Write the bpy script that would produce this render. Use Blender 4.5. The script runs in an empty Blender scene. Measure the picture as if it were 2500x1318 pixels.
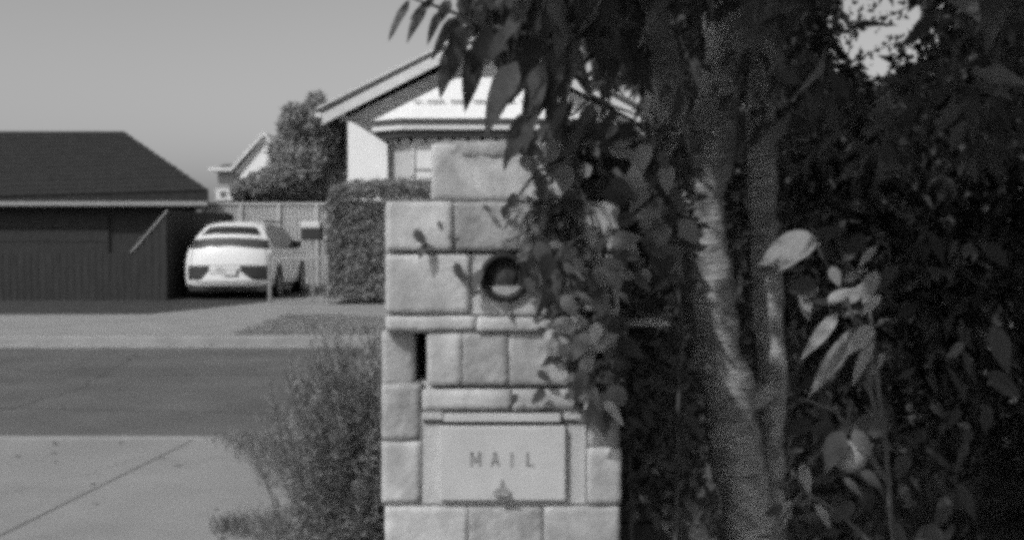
import bpy, math, random
import numpy as np
from mathutils import Vector, Matrix, noise

R = math.radians
scene = bpy.context.scene
C = scene.collection

# ------------------------------------------------------------------ camera
F = 2900.0                      # focal length in photo pixels (2500 wide)
CAMZ = 1.5
PITCH = math.atan(99.0 / F)
cam_d = bpy.data.cameras.new('camera')
cam_d.lens = 36 * F / 2500
cam_d.sensor_width = 36
cam_d.clip_start = 0.05
cam_d.clip_end = 2000
cam = bpy.data.objects.new('camera', cam_d)
C.objects.link(cam)
cam.location = (0, 0, CAMZ)
cam.rotation_euler = (R(90) - PITCH, 0, 0)
scene.camera = cam

# ------------------------------------------------------------------ light
SUN = Vector((-0.58, -0.66, 0.84)).normalized()      # towards the sun: high, left, behind the camera
elev = math.asin(SUN.z)
world = bpy.data.worlds.new('World')
scene.world = world
world.use_nodes = True
wn = world.node_tree
bg = wn.nodes['Background']
sky = wn.nodes.new('ShaderNodeTexSky')
sky.sky_type = 'NISHITA'
sky.sun_disc = False
sky.sun_elevation = elev
sky.sun_rotation = math.atan2(SUN.x, SUN.y)
sky.dust_density = 2.5
bw = wn.nodes.new('ShaderNodeRGBToBW')               # monochrome film
wn.links.new(sky.outputs['Color'], bw.inputs[0])
wn.links.new(bw.outputs[0], bg.inputs['Color'])
bg.inputs['Strength'].default_value = 0.15
sd = bpy.data.lights.new('sun', 'SUN')
sd.energy = 3.0
sd.angle = R(0.6)
so = bpy.data.objects.new('sun', sd)
C.objects.link(so)
so.rotation_euler = SUN.to_track_quat('Z', 'Y').to_euler()
scene.view_settings.view_transform = 'Standard'
scene.view_settings.look = 'None'
scene.view_settings.gamma = 1
scene.view_settings.exposure = -0.30
scene.cycles.pixel_filter_type = 'BLACKMAN_HARRIS'
scene.cycles.filter_width = 5.0
scene.cycles.use_denoising = False
scene.cycles.use_adaptive_sampling = True
scene.cycles.adaptive_threshold = 0.12
scene.cycles.adaptive_min_samples = 20
scene.cycles.max_bounces = 5
scene.cycles.diffuse_bounces = 3
scene.cycles.transparent_max_bounces = 8

# ------------------------------------------------------------------ pixel helpers
CT, ST = math.cos(PITCH), math.sin(PITCH)
def ray(px, py):
    u, v = (px - 1250) / F, -(py - 659) / F
    return Vector((u, CT + v * ST, -ST + v * CT))
def at(px, py, Y):
    d = ray(px, py)
    return Vector((0, 0, CAMZ)) + d * (Y / d.y)
def on_ground(px, py, z=0.0):
    d = ray(px, py)
    return Vector((0, 0, CAMZ)) + d * ((z - CAMZ) / d.z)
def proj(p):
    x, y, z = p[0], p[1], p[2] - CAMZ
    f = y * CT - z * ST
    u = y * ST + z * CT
    return 1250 + F * x / f, 659 - F * u / f
def in_poly(x, y, poly):
    c = False
    n = len(poly)
    for i in range(n):
        x0, y0 = poly[i]; x1, y1 = poly[i - 1]
        if (y0 > y) != (y1 > y) and x < (x1 - x0) * (y - y0) / (y1 - y0) + x0:
            c = not c
    return c

# ------------------------------------------------------------------ materials (all greys: black and white film)
def mat(name, v, var=0.25, scale=6.0, rough=0.85, bump=0.0, bscale=60.0, spec=0.3, metallic=0.0,
        transl=0.0, stretch=(1, 1, 1), objrand=0.0, stain=None):
    m = bpy.data.materials.new(name)
    m.use_nodes = True
    nt = m.node_tree
    N, L = nt.nodes, nt.links
    b = N['Principled BSDF']
    b.inputs['Roughness'].default_value = rough
    b.inputs['Specular IOR Level'].default_value = spec
    b.inputs['Metallic'].default_value = metallic
    tc = N.new('ShaderNodeTexCoord')
    mp = N.new('ShaderNodeMapping')
    mp.inputs['Scale'].default_value = stretch
    L.new(tc.outputs['Object'], mp.inputs['Vector'])
    nz = N.new('ShaderNodeTexNoise')
    nz.inputs['Scale'].default_value = scale
    nz.inputs['Detail'].default_value = 7
    nz.inputs['Roughness'].default_value = 0.62
    L.new(mp.outputs[0], nz.inputs['Vector'])
    mr = N.new('ShaderNodeMapRange')
    mr.inputs['From Min'].default_value = 0.3
    mr.inputs['From Max'].default_value = 0.7
    mr.inputs['To Min'].default_value = v * (1 - var)
    mr.inputs['To Max'].default_value = v * (1 + var)
    L.new(nz.outputs['Fac'], mr.inputs['Value'])
    out = mr.outputs[0]
    if objrand:
        oi = N.new('ShaderNodeObjectInfo')
        m2 = N.new('ShaderNodeMapRange')
        m2.inputs['To Min'].default_value = 1 - objrand
        m2.inputs['To Max'].default_value = 1 + objrand
        L.new(oi.outputs['Random'], m2.inputs['Value'])
        mu = N.new('ShaderNodeMath'); mu.operation = 'MULTIPLY'
        L.new(out, mu.inputs[0]); L.new(m2.outputs[0], mu.inputs[1])
        out = mu.outputs[0]
    if stain:
        n3 = N.new('ShaderNodeTexNoise')
        n3.inputs['Scale'].default_value = stain[0]
        n3.inputs['Detail'].default_value = 4
        L.new(tc.outputs['Object'], n3.inputs['Vector'])
        m3 = N.new('ShaderNodeMapRange')
        m3.inputs['From Min'].default_value = 0.5
        m3.inputs['From Max'].default_value = 0.62
        m3.inputs['To Min'].default_value = 1.0
        m3.inputs['To Max'].default_value = stain[1]
        L.new(n3.outputs['Fac'], m3.inputs['Value'])
        mu = N.new('ShaderNodeMath'); mu.operation = 'MULTIPLY'
        L.new(out, mu.inputs[0]); L.new(m3.outputs[0], mu.inputs[1])
        out = mu.outputs[0]
    L.new(out, b.inputs['Base Color'])
    if bump:
        n4 = N.new('ShaderNodeTexNoise')
        n4.inputs['Scale'].default_value = bscale
        n4.inputs['Detail'].default_value = 6
        L.new(mp.outputs[0], n4.inputs['Vector'])
        bp = N.new('ShaderNodeBump')
        bp.inputs['Strength'].default_value = bump
        bp.inputs['Distance'].default_value = 0.02
        L.new(n4.outputs['Fac'], bp.inputs['Height'])
        L.new(bp.outputs[0], b.inputs['Normal'])
    if transl:
        tr = N.new('ShaderNodeBsdfTranslucent')
        L.new(out, tr.inputs['Color'])
        mx = N.new('ShaderNodeMixShader')
        mx.inputs[0].default_value = transl
        L.new(b.outputs[0], mx.inputs[1]); L.new(tr.outputs[0], mx.inputs[2])
        L.new(mx.outputs[0], N['Material Output'].inputs['Surface'])
    return m

M = dict(
    ground=mat('ground_soil', .14, .35, 2.5, bump=.6, bscale=14),
    bed=mat('garden_soil', .10, .6, 5, bump=.8, bscale=30),
    road=mat('asphalt', .115, .16, 1.2, bump=.25, bscale=120, stain=(.5, .86)),
    concrete=mat('concrete', .27, .14, 1.6, bump=.15, bscale=90, stain=(.8, .9)),
    kerb=mat('kerb_concrete', .28, .15, 3, bump=.2),
    drive=mat('dark_paving', .045, .25, 2, bump=.2),
    grass=mat('verge_grass', .24, .3, 3, bump=.7, bscale=25, stain=(1.3, .75)),
    blade=mat('grass_blade', .26, .4, 9, transl=.2),
    stone=mat('sandstone', .47, .22, 14, bump=.2, bscale=55, objrand=.13, stain=(6, .80), rough=.95, spec=.15),
    stone_dark=mat('weathered_sandstone', .35, .24, 12, bump=.35, bscale=45, objrand=.06, stain=(8, .8), rough=.95, spec=.15),
    mortar=mat('mortar', .50, .2, 20, bump=.5, bscale=80),
    render=mat('cement_surround', .46, .08, 12, bump=.2, bscale=90),
    flap=mat('painted_metal_flap', .50, .05, 18, rough=.5, bump=.04, bscale=40, stain=(6, .94)),
    letter=mat('dark_lettering', .25, .15, 30),
    joint=mat('joint_line', .22, .3, 30),
    dkline=mat('drip_and_shadow_line', .035, .15, 30),
    litcres=mat('lit_crescent_grey', .34, .2, 30, bump=.3),
    lightleaf=mat('light_leaf', .30, .25, 14, rough=.5, spec=.3, transl=.3, objrand=.3),
    cap=mat('tube_interior_grey', .045, .5, 60, rough=.7, bump=.4),
    crack=mat('crack_dirt', .09, .4, 20),
    black=mat('black_rubber', .022, .2, 20, rough=.6),
    pipe=mat('dark_pipe', .016, .3, 20, rough=.6),
    slab=mat('coping_slab', .42, .25, 10, bump=.4),
    shadebrick=mat('shade_dark_brick', .05, .35, 8, bump=.4),
    bark=mat('lined_bark', .46, .5, 14, bump=.9, bscale=22, stretch=(1, 1, 5), stain=(14, .65)),
    bark2=mat('dark_bark', .15, .4, 9, bump=.7, bscale=30),
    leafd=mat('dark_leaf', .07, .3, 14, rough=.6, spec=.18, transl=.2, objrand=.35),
    leafm=mat('mid_leaf', .14, .3, 14, rough=.55, spec=.25, transl=.3, objrand=.55),
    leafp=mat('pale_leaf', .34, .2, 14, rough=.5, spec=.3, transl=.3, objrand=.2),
    mass=mat('shade_foliage', .12, .5, 7, rough=.65, spec=.15, transl=.3),
    conifer=mat('conifer_foliage', .26, .4, 3, transl=.15, spec=.1),
    hedge=mat('hedge_foliage', .25, .35, 5, transl=.15, spec=.1),
    rosemary=mat('grey_green_needles', .25, .4, 8, transl=.25, spec=.1),
    twig=mat('twig', .10, .3, 20),
    fruit=mat('pale_fruit', .30, .25, 40, rough=.6, bump=.3, bscale=160),
    white=mat('white_render', .78, .04, 2),
    cream=mat('cream_brick', .42, .12, 5, bump=.2),
    trim=mat('white_trim', .62, .06, 4, rough=.5),
    fascia=mat('pale_fascia', .55, .08, 4),
    gable=mat('grey_gable_cladding', .52, .12, 5),
    gutter=mat('dark_gutter', .06, .2, 5, rough=.5),
    metalroof=mat('white_metal_roof', .74, .05, 4, rough=.55),
    tiles=mat('roof_tiles', .09, .25, 6, bump=.4, bscale=12),
    darktiles=mat('dark_roof_tiles', .024, .3, 5, bump=.4, bscale=12),
    darkwall=mat('dark_timber_and_shade', .034, .3, 4, stretch=(6, 6, .5)),
    curtain=mat('white_curtain', .72, .1, 20, stretch=(3, 3, .1)),
    glass=mat('window_glass', .10, .1, 3, rough=.12, spec=.6),
    fence=mat('steel_fence', .50, .07, 3, rough=.6),
    greywall=mat('grey_render', .27, .1, 3),
    paint=mat('white_car_paint', .74, .01, 2, rough=.22, spec=.5),
    carglass=mat('car_glass', .030, .1, 3, rough=.28, spec=.35),
    lampred=mat('tail_lamp', .06, .2, 9, rough=.25, spec=.5),
    plastic=mat('dark_plastic', .035, .15, 8, rough=.6),
    rim=mat('alloy_rim', .30, .1, 8, rough=.4, metallic=.5),
    plate=mat('pale_plate', .6, .03, 9),
    galv=mat('galvanised_pipe', .30, .12, 9, rough=.5, metallic=.3),
)

# ------------------------------------------------------------------ object helpers
ORG = {}
def empty(name, loc, label, cat, group=None):
    o = bpy.data.objects.new(name, None)
    C.objects.link(o)
    o.location = loc
    o.empty_display_size = .2
    ORG[o.name] = Vector(loc)
    o['label'] = label; o['category'] = cat
    if group: o['group'] = group
    return o
def kind(o, k):
    o['kind'] = k
    return o

class MB:
    """collects world-space geometry; build() links it as one mesh object"""
    def __init__(s): s.v, s.f = [], []
    def poly(s, pts):
        n = len(s.v); s.v += [tuple(p) for p in pts]; s.f.append(tuple(range(n, n + len(pts)))); return s
    def box(s, x0, x1, y0, y1, z0, z1):
        n = len(s.v)
        s.v += [(x0, y0, z0), (x1, y0, z0), (x1, y1, z0), (x0, y1, z0), (x0, y0, z1), (x1, y0, z1), (x1, y1, z1), (x0, y1, z1)]
        s.f += [tuple(n + i for i in q) for q in ((0, 3, 2, 1), (4, 5, 6, 7), (0, 1, 5, 4), (1, 2, 6, 5), (2, 3, 7, 6), (3, 0, 4, 7))]
        return s
    def slab(s, pts, d):
        """prism: outline pts extruded by vector d"""
        n = len(s.v); k = len(pts); d = Vector(d)
        s.v += [tuple(Vector(p)) for p in pts] + [tuple(Vector(p) + d) for p in pts]
        s.f.append(tuple(range(n, n + k))); s.f.append(tuple(range(n + 2 * k - 1, n + k - 1, -1)))
        for i in range(k):
            j = (i + 1) % k
            s.f.append((n + i, n + k + i, n + k + j, n + j))
        return s
    def tube(s, pts, rads, seg=8, jit=0.0):
        n0 = len(s.v)
        pts = [Vector(p) for p in pts]
        prev = None
        for i, p in enumerate(pts):
            t = (pts[min(i + 1, len(pts) - 1)] - pts[max(i - 1, 0)]).normalized()
            a = prev if prev is not None else (Vector((1, 0, 0)) if abs(t.x) < .8 else Vector((0, 1, 0)))
            a = (a - t * a.dot(t)).normalized(); prev = a
            b = t.cross(a)
            r = rads[i] if isinstance(rads, (list, tuple)) else rads
            for k in range(seg):
                g = 2 * math.pi * k / seg
                rr = r * (1 + jit * noise.noise(Vector((p.x * 9 + math.cos(g), p.y * 9 + math.sin(g), p.z * 9))))
                s.v.append(tuple(p + (a * math.cos(g) + b * math.sin(g)) * rr))
        for i in range(len(pts) - 1):
            for k in range(seg):
                q = (k + 1) % seg
                s.f.append((n0 + i * seg + k, n0 + i * seg + q, n0 + (i + 1) * seg + q, n0 + (i + 1) * seg + k))
        s.f.append(tuple(n0 + k for k in range(seg - 1, -1, -1)))
        m = n0 + (len(pts) - 1) * seg
        s.f.append(tuple(m + k for k in range(seg)))
        return s
    def lathe(s, c, axis, prof, seg=32):
        """revolve (radius, height) profile round axis at c; open profile"""
        n0 = len(s.v); axis = Vector(axis).normalized()
        a = axis.orthogonal().normalized(); b = axis.cross(a); c = Vector(c)
        for (r, h) in prof:
            for k in range(seg):
                g = 2 * math.pi * k / seg
                s.v.append(tuple(c + axis * h + (a * math.cos(g) + b * math.sin(g)) * r))
        for i in range(len(prof) - 1):
            for k in range(seg):
                q = (k + 1) % seg
                s.f.append((n0 + i * seg + k, n0 + i * seg + q, n0 + (i + 1) * seg + q, n0 + (i + 1) * seg + k))
        return s
    def build(s, name, m, parent=None, smooth=False, bevel=0.0):
        org = Vector((0, 0, 0))
        if parent is not None: org = ORG[parent.name]
        me = bpy.data.meshes.new(name)
        me.from_pydata([(v[0] - org.x, v[1] - org.y, v[2] - org.z) for v in s.v], [], s.f)
        me.materials.append(m)
        me.update()
        o = bpy.data.objects.new(name, me)
        C.objects.link(o)
        if parent is not None: o.parent = parent
        ORG[o.name] = org
        if smooth:
            me.polygons.foreach_set('use_smooth', [True] * len(me.polygons))
        if bevel:
            md = o.modifiers.new('bevel', 'BEVEL'); md.width = bevel; md.segments = 2; md.limit_method = 'ANGLE'
        return o
def struct(name, mb, m, **k):
    return kind(mb.build(name, m, **k), 'structure')
def tag(o, label, cat, group=None):
    o['label'] = label; o['category'] = cat
    if group: o['group'] = group
    return o

# leaf clouds: numpy arrays of many small folded leaves joined as one mesh
def cloud(name, P, D, Nn, Ls, Ws, m, parent=None, fold=.25, curl=.15):
    """P base points, D directions, Nn normals, Ls lengths, Ws widths -> 4-triangle leaves"""
    P = np.asarray(P, float); D = np.asarray(D, float); Nn = np.asarray(Nn, float)
    Ls = np.asarray(Ls, float)[:, None]; Ws = np.asarray(Ws, float)[:, None]
    D /= np.linalg.norm(D, axis=1)[:, None] + 1e-9
    S = np.cross(D, Nn); S /= np.linalg.norm(S, axis=1)[:, None] + 1e-9
    U = np.cross(S, D)
    org = np.array(ORG[parent.name]) if parent is not None else np.zeros(3)
    P = P - org
    mid = P + D * Ls * .45
    v = np.stack([P, mid - S * Ws * .5 + U * Ws * fold, mid + U * 0, mid + S * Ws * .5 + U * Ws * fold,
                  P + D * Ls - U * Ls * curl], axis=1).reshape(-1, 3)
    n = len(P)
    base = (np.arange(n) * 5)[:, None]
    tri = np.array([[0, 1, 2], [0, 2, 3], [1, 4, 2], [2, 4, 3]])
    faces = (base[:, None, :] + tri[None]).reshape(-1, 3)
    me = bpy.data.meshes.new(name)
    me.vertices.add(len(v)); me.vertices.foreach_set('co', v.ravel())
    me.loops.add(faces.size); me.loops.foreach_set('vertex_index', faces.ravel().astype(np.int32))
    me.polygons.add(len(faces))
    me.polygons.foreach_set('loop_start', np.arange(len(faces), dtype=np.int32) * 3)
    me.materials.append(m)
    me.update(calc_edges=True)
    o = bpy.data.objects.new(name, me)
    C.objects.link(o)
    if parent is not None: o.parent = parent
    ORG[o.name] = Vector(org)
    return kind(o, 'stuff')

rng = np.random.default_rng(7)
random.seed(11)
def unit(n):
    a = rng.normal(size=(n, 3)); return a / np.linalg.norm(a, axis=1)[:, None]

def blob_pts(c, r, n, shell=.55):
    """points in an uneven ellipsoid, biased to its outer shell"""
    d = unit(n)
    rad = shell + (1 - shell) * rng.random(n) ** .6
    bump = np.array([1 + .28 * noise.noise(Vector(q) * 2.3 + Vector(c)) + .16 * noise.noise(Vector(q) * 6 + Vector(c)) for q in d])
    return np.array(c) + d * (rad * bump)[:, None] * np.array(r), d

# ================================================================== GROUND, ROAD, PAVING
struct('ground', MB().poly([(-400, -60, -.16), (400, -60, -.16), (400, 700, -.16), (-400, 700, -.16)]), M['ground'])
YN, YF = 8.61, 16.55          # kerb faces, near and far
struct('road', MB().poly([(-90, YN, -.12), (90, YN, -.12), (90, YF - .35, -.12), (-90, YF - .35, -.12)]), M['road'])
struct('gutter', MB().box(-90, 90, YF - .35, YF, -.14, -.112), M['kerb'])
struct('near_kerb', MB().box(-90, 90, YN - .15, YN, -.15, .002), M['kerb'], bevel=.02)
struct('far_kerb', MB().box(-90, 90, YF, YF + .16, -.15, .004), M['kerb'], bevel=.02)
struct('near_ground', MB().box(-90, 90, -40, YN - .15, -.15, -.006), M['bed'])
struct('far_ground', MB().box(-120, 120, YF + .16, 400, -.15, -.006), M['ground'])
# near footpath slabs, joints recessed
fp = kind(MB().box(-30, -.9, 1.0, YN - .152, -.12, -.003).build('footpath', M['concrete']), 'structure')
edge = [on_ground(560, 1070), on_ground(745, 1185), on_ground(700, 1318)]
# slabs laid at an angle, as the joint in the photo
ja = on_ground(371, 1125); jb = on_ground(478, 1072)
jd = (jb - ja); jd.z = 0; jd.normalize()
def slab_poly(x0, x1, y0, y1):
    return [(x0, y0), (x1, y0), (x1, y1), (x0, y1)]
def clip(poly, fn):
    out = []
    for i in range(len(poly)):
        a, b = poly[i - 1], poly[i]
        fa, fb = fn(a), fn(b)
        if (fa >= 0) != (fb >= 0):
            t = fa / (fa - fb)
            out.append((a[0] + (b[0] - a[0]) * t, a[1] + (b[1] - a[1]) * t))
        if fb >= 0: out.append(b)
    return out
def add_slab(poly, z0=-.02, z1=.004, name='slab', m='concrete', parent=None):
    if len(poly) < 3: return
    o = MB().slab([(x, y, z1) for x, y in reversed(poly)], (0, 0, z0 - z1)).build(name, M[m], parent, bevel=.006)
    return o
jn = Vector((jd.y, -jd.x, 0))
def side(p, g=0.0): return (p[0] - ja.x) * jn.x + (p[1] - ja.y) * jn.y - g
e0, e1 = edge[0], edge[1]
def garden(p): return -((p[0] - e0.x) * (e1.y - e0.y) - (p[1] - e0.y) * (e1.x - e0.x)) * -1
sgn = 1 if garden((-5, 7)) > 0 else -1
for (x0, x1) in ((-9.6, -6.4), (-6.39, -4.62), (-4.61, -1.0)):
    base = slab_poly(x0 + .008, x1, 3.4, YN - .17)
    base = clip(base, lambda p: sgn * garden(p))
    for s2 in (1, -1):
        add_slab(clip(base, lambda p: s2 * side(p, .007 * s2)), parent=fp)
def crack(pts, z, w, par=None):
    mb = MB()
    q = []
    for i in range(len(pts) - 1):
        a, b = Vector(pts[i]), Vector(pts[i + 1])
        n_ = max(2, int((b - a).length / .12))
        for k in range(n_):
            p = a.lerp(b, k / n_); q.append(p + Vector((noise.noise(Vector((p.x * 5, p.y * 5, 1))), noise.noise(Vector((p.x * 5, p.y * 5, 7))), 0)) * .10)
    for i in range(len(q) - 1):
        d = (q[i + 1] - q[i]).normalized(); nn = Vector((-d.y, d.x, 0)) * w * (.5 + abs(noise.noise(q[i] * 9)))
        mb.poly([(q[i] - nn)[:2] + (z,), (q[i] + nn)[:2] + (z,), (q[i + 1] + nn)[:2] + (z,), (q[i + 1] - nn)[:2] + (z,)])
    return mb
for pts, z in (([(-3.2, 6.2, 0), (-2.6, 7.2, 0), (-2.2, 8.3, 0)], .008), ([(-4.4, 5.6, 0), (-3.8, 6.5, 0)], .008)):
    crack(pts, z, .0022).build('crack', M['joint'], fp)
for i, (pts, w) in enumerate((([(-9, 10.1, 0), (-5, 10.8, 0), (-2, 10.4, 0), (2, 11, 0)], .012), ([(-7, 14.2, 0), (-4.5, 13.1, 0), (-1, 13.5, 0)], .014), ([(-4.8, 8.9, 0), (-4.4, 12, 0), (-4.9, 15.6, 0)], .010))):
    kind(crack(pts, -.116, w).build('road_crack', M['crack']), 'structure')
# driveway crossover and far footpath
d0 = on_ground(580, 812)
xo = kind(MB().box(-16, d0.x, YF + .17, 25.0, -.1, .006).build('driveway_crossover', M['concrete']), 'structure')
struct('far_footpath', MB().box(d0.x + .01, 40, 20.6, 23.3, -.1, .006), M['concrete'])
struct('driveway', MB().slab([(-16, 20.55, .012), (-6.4, 20.9, .012), on_ground(655, 738) + Vector((0, 0, .012)), (-4.6, 31, .012), (-16, 31, .012)][::-1], (0, 0, -.08)), M['drive'])
struct('front_yard', MB().box(-4.5, 30, 23.31, 31.4, -.1, .008), M['concrete'])
vg = struct('verge', MB().box(d0.x + .01, 40, YF + .17, 20.58, -.1, .008), M['grass'])
n = 26000
P = np.stack([rng.uniform(d0.x + .05, 5, n), rng.uniform(YF + .2, 20.5, n), np.full(n, .006)], 1)
dens = np.array([noise.noise(Vector((p[0] * 1.1, p[1] * 1.6, 0))) for p in P])
P = P[dens > -.25]; n = len(P)
D = np.stack([rng.normal(0, .5, n), rng.normal(0, .5, n), np.ones(n)], 1)
tag(cloud('verge_grass', P, D, unit(n), rng.uniform(.03, .09, n), np.full(n, .012), M['blade']), 'short patchy grass on the verge across the road', 'grass')

# ================================================================== HOUSE ACROSS THE STREET
YH = 34.0
hs = empty('gabled_house', at(1180, 490, YH + 4) * 1, 'pale single storey house with wide gable and white metal bay roof, behind the tall hedge', 'house')
hs.location.z = 0; ORG[hs.name].z = 0
eL = at(785, 272, YH - .9); eR = at(1575, 272, YH - .9); ap = at(1180, 74, YH - .9)
wL = at(852, 300, YH); wR = at(1515, 300, YH)
# walls
MB().box(wL.x, wR.x, YH, YH + 11, 0, eL.z - .05).build('wall', M['gable'], hs)
gz = at(1180, 74, YH - .9).z - .25
MB().slab([(wL.x - .3, YH - .01, eL.z - .2), (wR.x + .3, YH - .01, eL.z - .2), (ap.x, YH - .01, gz - .15)], (0, .2, 0)).build('gable_wall', M['gable'], hs)
MB().box(wL.x - .03, wL.x + .07, YH - .05, YH, 0, eL.z - .2).build('corner_trim', M['trim'], hs)
# roof slopes with tile courses
def slope(a, b, name, m, th, back, par):
    """slab from eave line a to ridge b (front ends), running back in Y"""
    d = Vector((0, back, 0))
    up = (b - a).normalized().cross(Vector((0, 1, 0)))
    if up.z < 0: up = -up
    return MB().slab([a, b, b + d, a + d][::1], up * th).build(name, m, par)
for (e, s) in ((eL, -1), (eR, 1)):
    out = Vector((s * .12, 0, -.06))
    slope(e + out, ap, 'roof', M['tiles'], .10, 12.5, hs)
    # verge tiles in a pale colour that stands in for their sunlit edge
    a = e + out + Vector((0, -.03, .11)); b = ap + Vector((0, -.03, .11))
    MB().slab([a, b, b + Vector((0, 0, .07)), a + Vector((0, 0, .07))], (0, .2, 0)).build('lit_verge_tile', M['fascia'], hs)
    # wide barge board
    dz = Vector((0, 0, -.30))
    a = e + Vector((s * -.02, -.04, -.07)); b = ap + Vector((0, -.04, -.02))
    MB().slab([a, b, b + dz, a + dz], (0, .04, 0)).build('barge_board', M['fascia'], hs)
    g = MB().box(min(e.x, e.x + s * .18), max(e.x, e.x + s * .18), YH - .9, YH + 11, e.z - .16, e.z - .04)
    g.build('gutter', M['trim'], hs)
MB().box(wL.x - .35, wL.x - .02, YH - .86, YH + 10, eL.z - .12, eL.z - .08).build('soffit', M['trim'], hs)
# white wing wall with raked top
yw = 31.6
pts = [at(849, 296, yw), at(868, 303, yw), at(945, 352, yw), at(947, 352, yw)]
wing = [(pts[0].x, yw, 0), (pts[3].x, yw, 0), tuple(pts[2]), tuple(pts[1]), tuple(pts[0])]
MB().slab(wing, (0, .16, 0)).build('wing_wall', M['white'], hs)
# bay: half octagon
def X(px, Y): return (px - 1250) / F * Y
yb0, yb1 = 33.98, 31.3
zt = at(1180, 345, yb1).z
plan = [(X(930, yb0) , yb0), (X(1006, yb1), yb1), (X(1354, yb1), yb1), (X(1430, yb0), yb0)]
plan = [(X(942, 32.9), 33.9), (X(948, 32.0), 32.0), (X(1008, yb1), yb1), (X(1352, yb1), yb1), (X(1412, 32.0), 32.0), (X(1418, 32.9), 33.9)]
bay = MB().slab([(x, y, 0) for x, y in plan], (0, 0, zt)).build('bay_wall', M['cream'], hs)
# bay roof: layered eave and hipped white metal top
def ring(grow, z):
    cx = X(1180, yb1)
    out = []
    for x, y in plan:
        out.append((cx + (x - cx) * (1 + grow * .14), y - grow * .38 if y < 33.5 else y, z))
    return out
def zz(py): return at(1180, py, yb1).z
def band(name, m, g0, z0, z1):
    MB().slab(ring(g0, z0), (0, 0, z1 - z0)).build(name, m, hs)
band('bay_soffit', M['gutter'], .75, zz(336), zz(322))
band('bay_fascia', M['trim'], 1.05, zz(319), zz(309))
band('bay_gutter', M['gutter'], .95, zz(308.5), zz(293))
mr_ = MB()
lo = ring(1.0, zz(292.5))
hx = X(1180, 33.0)
zh = at(1180, 190, 33.0).z
hi = [(hx - 1.0, 33.9, zh + .03), (hx - .8, 33.4, zh + .02), (hx - .45, 33.0, zh), (hx + .45, 33.0, zh), (hx + .8, 33.4, zh + .02), (hx + 1.0, 33.9, zh + .03)]
nb = len(mr_.v); mr_.v += [tuple(p) for p in lo] + [tuple(p) for p in hi]
for i in range(5): mr_.f.append((nb + i, nb + i + 1, nb + 6 + i + 1, nb + 6 + i))
mr_.f += [(nb + 6, nb + 7, nb + 8, nb + 9, nb + 10, nb + 11), (nb, nb + 6, nb + 11, nb + 5), tuple(nb + i for i in range(5, -1, -1))]
mr_.build('bay_roof', M['metalroof'], hs)
# standing bars across the metal roof
l2, l3 = Vector(lo[2]), Vector(lo[3]); h2, h3 = Vector(hi[2]), Vector(hi[3])
t = .34
ra, rb = l2.lerp(h2, t), l3.lerp(h3, t)
for k in range(-1, 6):
    a = ra.lerp(rb, k / 5 + .02); b = ra.lerp(rb, k / 5 + .17)
    if k == -1: a = Vector(lo[1]).lerp(Vector(hi[1]), t).lerp(ra, .55); b = ra + Vector((-.05, 0, 0))
    a = a + Vector((0, -.07, .04)); b = b + Vector((0, -.07, .04))
    MB().slab([a, b, b + Vector((0, 0, .055)), a + Vector((0, 0, .055))], (0, .05, 0)).build('roof_bar', M['greywall'], hs)
# valance of small dentils under the soffit
pl = [Vector((x, y - .05, 0)) for x, y in plan]
for a, b in zip(pl[1:4], pl[2:5]):
    nseg = max(2, int((b - a).length / .34))
    for k in range(nseg):
        p0, p1 = a.lerp(b, (k + .08) / nseg), a.lerp(b, (k + .80) / nseg)
        z0, z1 = zz(349), zz(338)
        MB().slab([(p0.x, p0.y, z0), (p1.x, p1.y, z0), (p1.x, p1.y, z1), (p0.x, p0.y, z1)], (0, -.05, 0)).build('dentil', M['trim'], hs)
# bay windows
for (pa, pb) in ((1012, 1060), (1130, 1195), (1210, 1275), (1295, 1345)):
    a, b = X(pa, yb1), X(pb, yb1)
    z0, z1, zr = zz(470), zz(356), zz(414)
    w = MB()
    t_ = .05
    w.box(a - t_, a, yb1 - .07, yb1 - .002, z0, z1).box(b, b + t_, yb1 - .07, yb1 - .002, z0, z1)
    w.box(a - t_, b + t_, yb1 - .075, yb1 - .002, z1, z1 + t_).box(a - t_, b + t_, yb1 - .085, yb1 - .002, z0 - t_, z0)
    fr = w.build('window', M['trim'], hs)
    MB().box(a, b, yb1 - .03, yb1 - .01, zr - .04, zr + .03).build('rail', M['greywall'], fr)
    MB().box(a, b, yb1 - .012, yb1 - .003, z0, zr - .04).build('pane', M['curtain'], fr)
    MB().box(a, b, yb1 - .012, yb1 - .003, zr + .03, z1).build('pane', M['curtain'], fr)

# distant white gabled house
YD = 60
fh = empty('distant_house', at(640, 700, YD), 'small white house with steep gable, far off beyond the fence', 'house')
fh.location.z = 0; ORG[fh.name].z = 0
a0, a1, a2 = at(572, 412, YD), at(645, 334, YD), at(718, 412, YD)
MB().slab([(a0.x + .3, YD, 0), (a2.x - .3, YD, 0), (a2.x - .3, YD, a0.z), tuple(a1), (a0.x + .3, YD, a0.z)], (0, 9, 0)).build('wall', M['white'], fh)
for a in (a0, a2):
    s = -1 if a is a0 else 1
    q = a + Vector((s * .15, -.12, -.15)); r_ = a1 + Vector((0, -.12, .05))
    MB().slab([q, r_, r_ + Vector((0, 0, .22)), q + Vector((0, 0, .22))], (0, .12, 0)).build('barge_board', M['trim'], fh)
    MB().slab([q + Vector((0, .13, .04)), r_ + Vector((0, .13, .04)), r_ + Vector((0, 10, .04)), q + Vector((0, 10, .04))], (0, 0, .12)).build('roof', M['greywall'], fh)
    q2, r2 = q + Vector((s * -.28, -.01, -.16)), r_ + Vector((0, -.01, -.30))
    MB().slab([q2, r2, r2 + Vector((0, 0, .14)), q2 + Vector((0, 0, .14))], (0, .1, 0)).build('barge_shade_strip', M['greywall'], fh)  # grey strip stands in for the shade under the barge board
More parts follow.
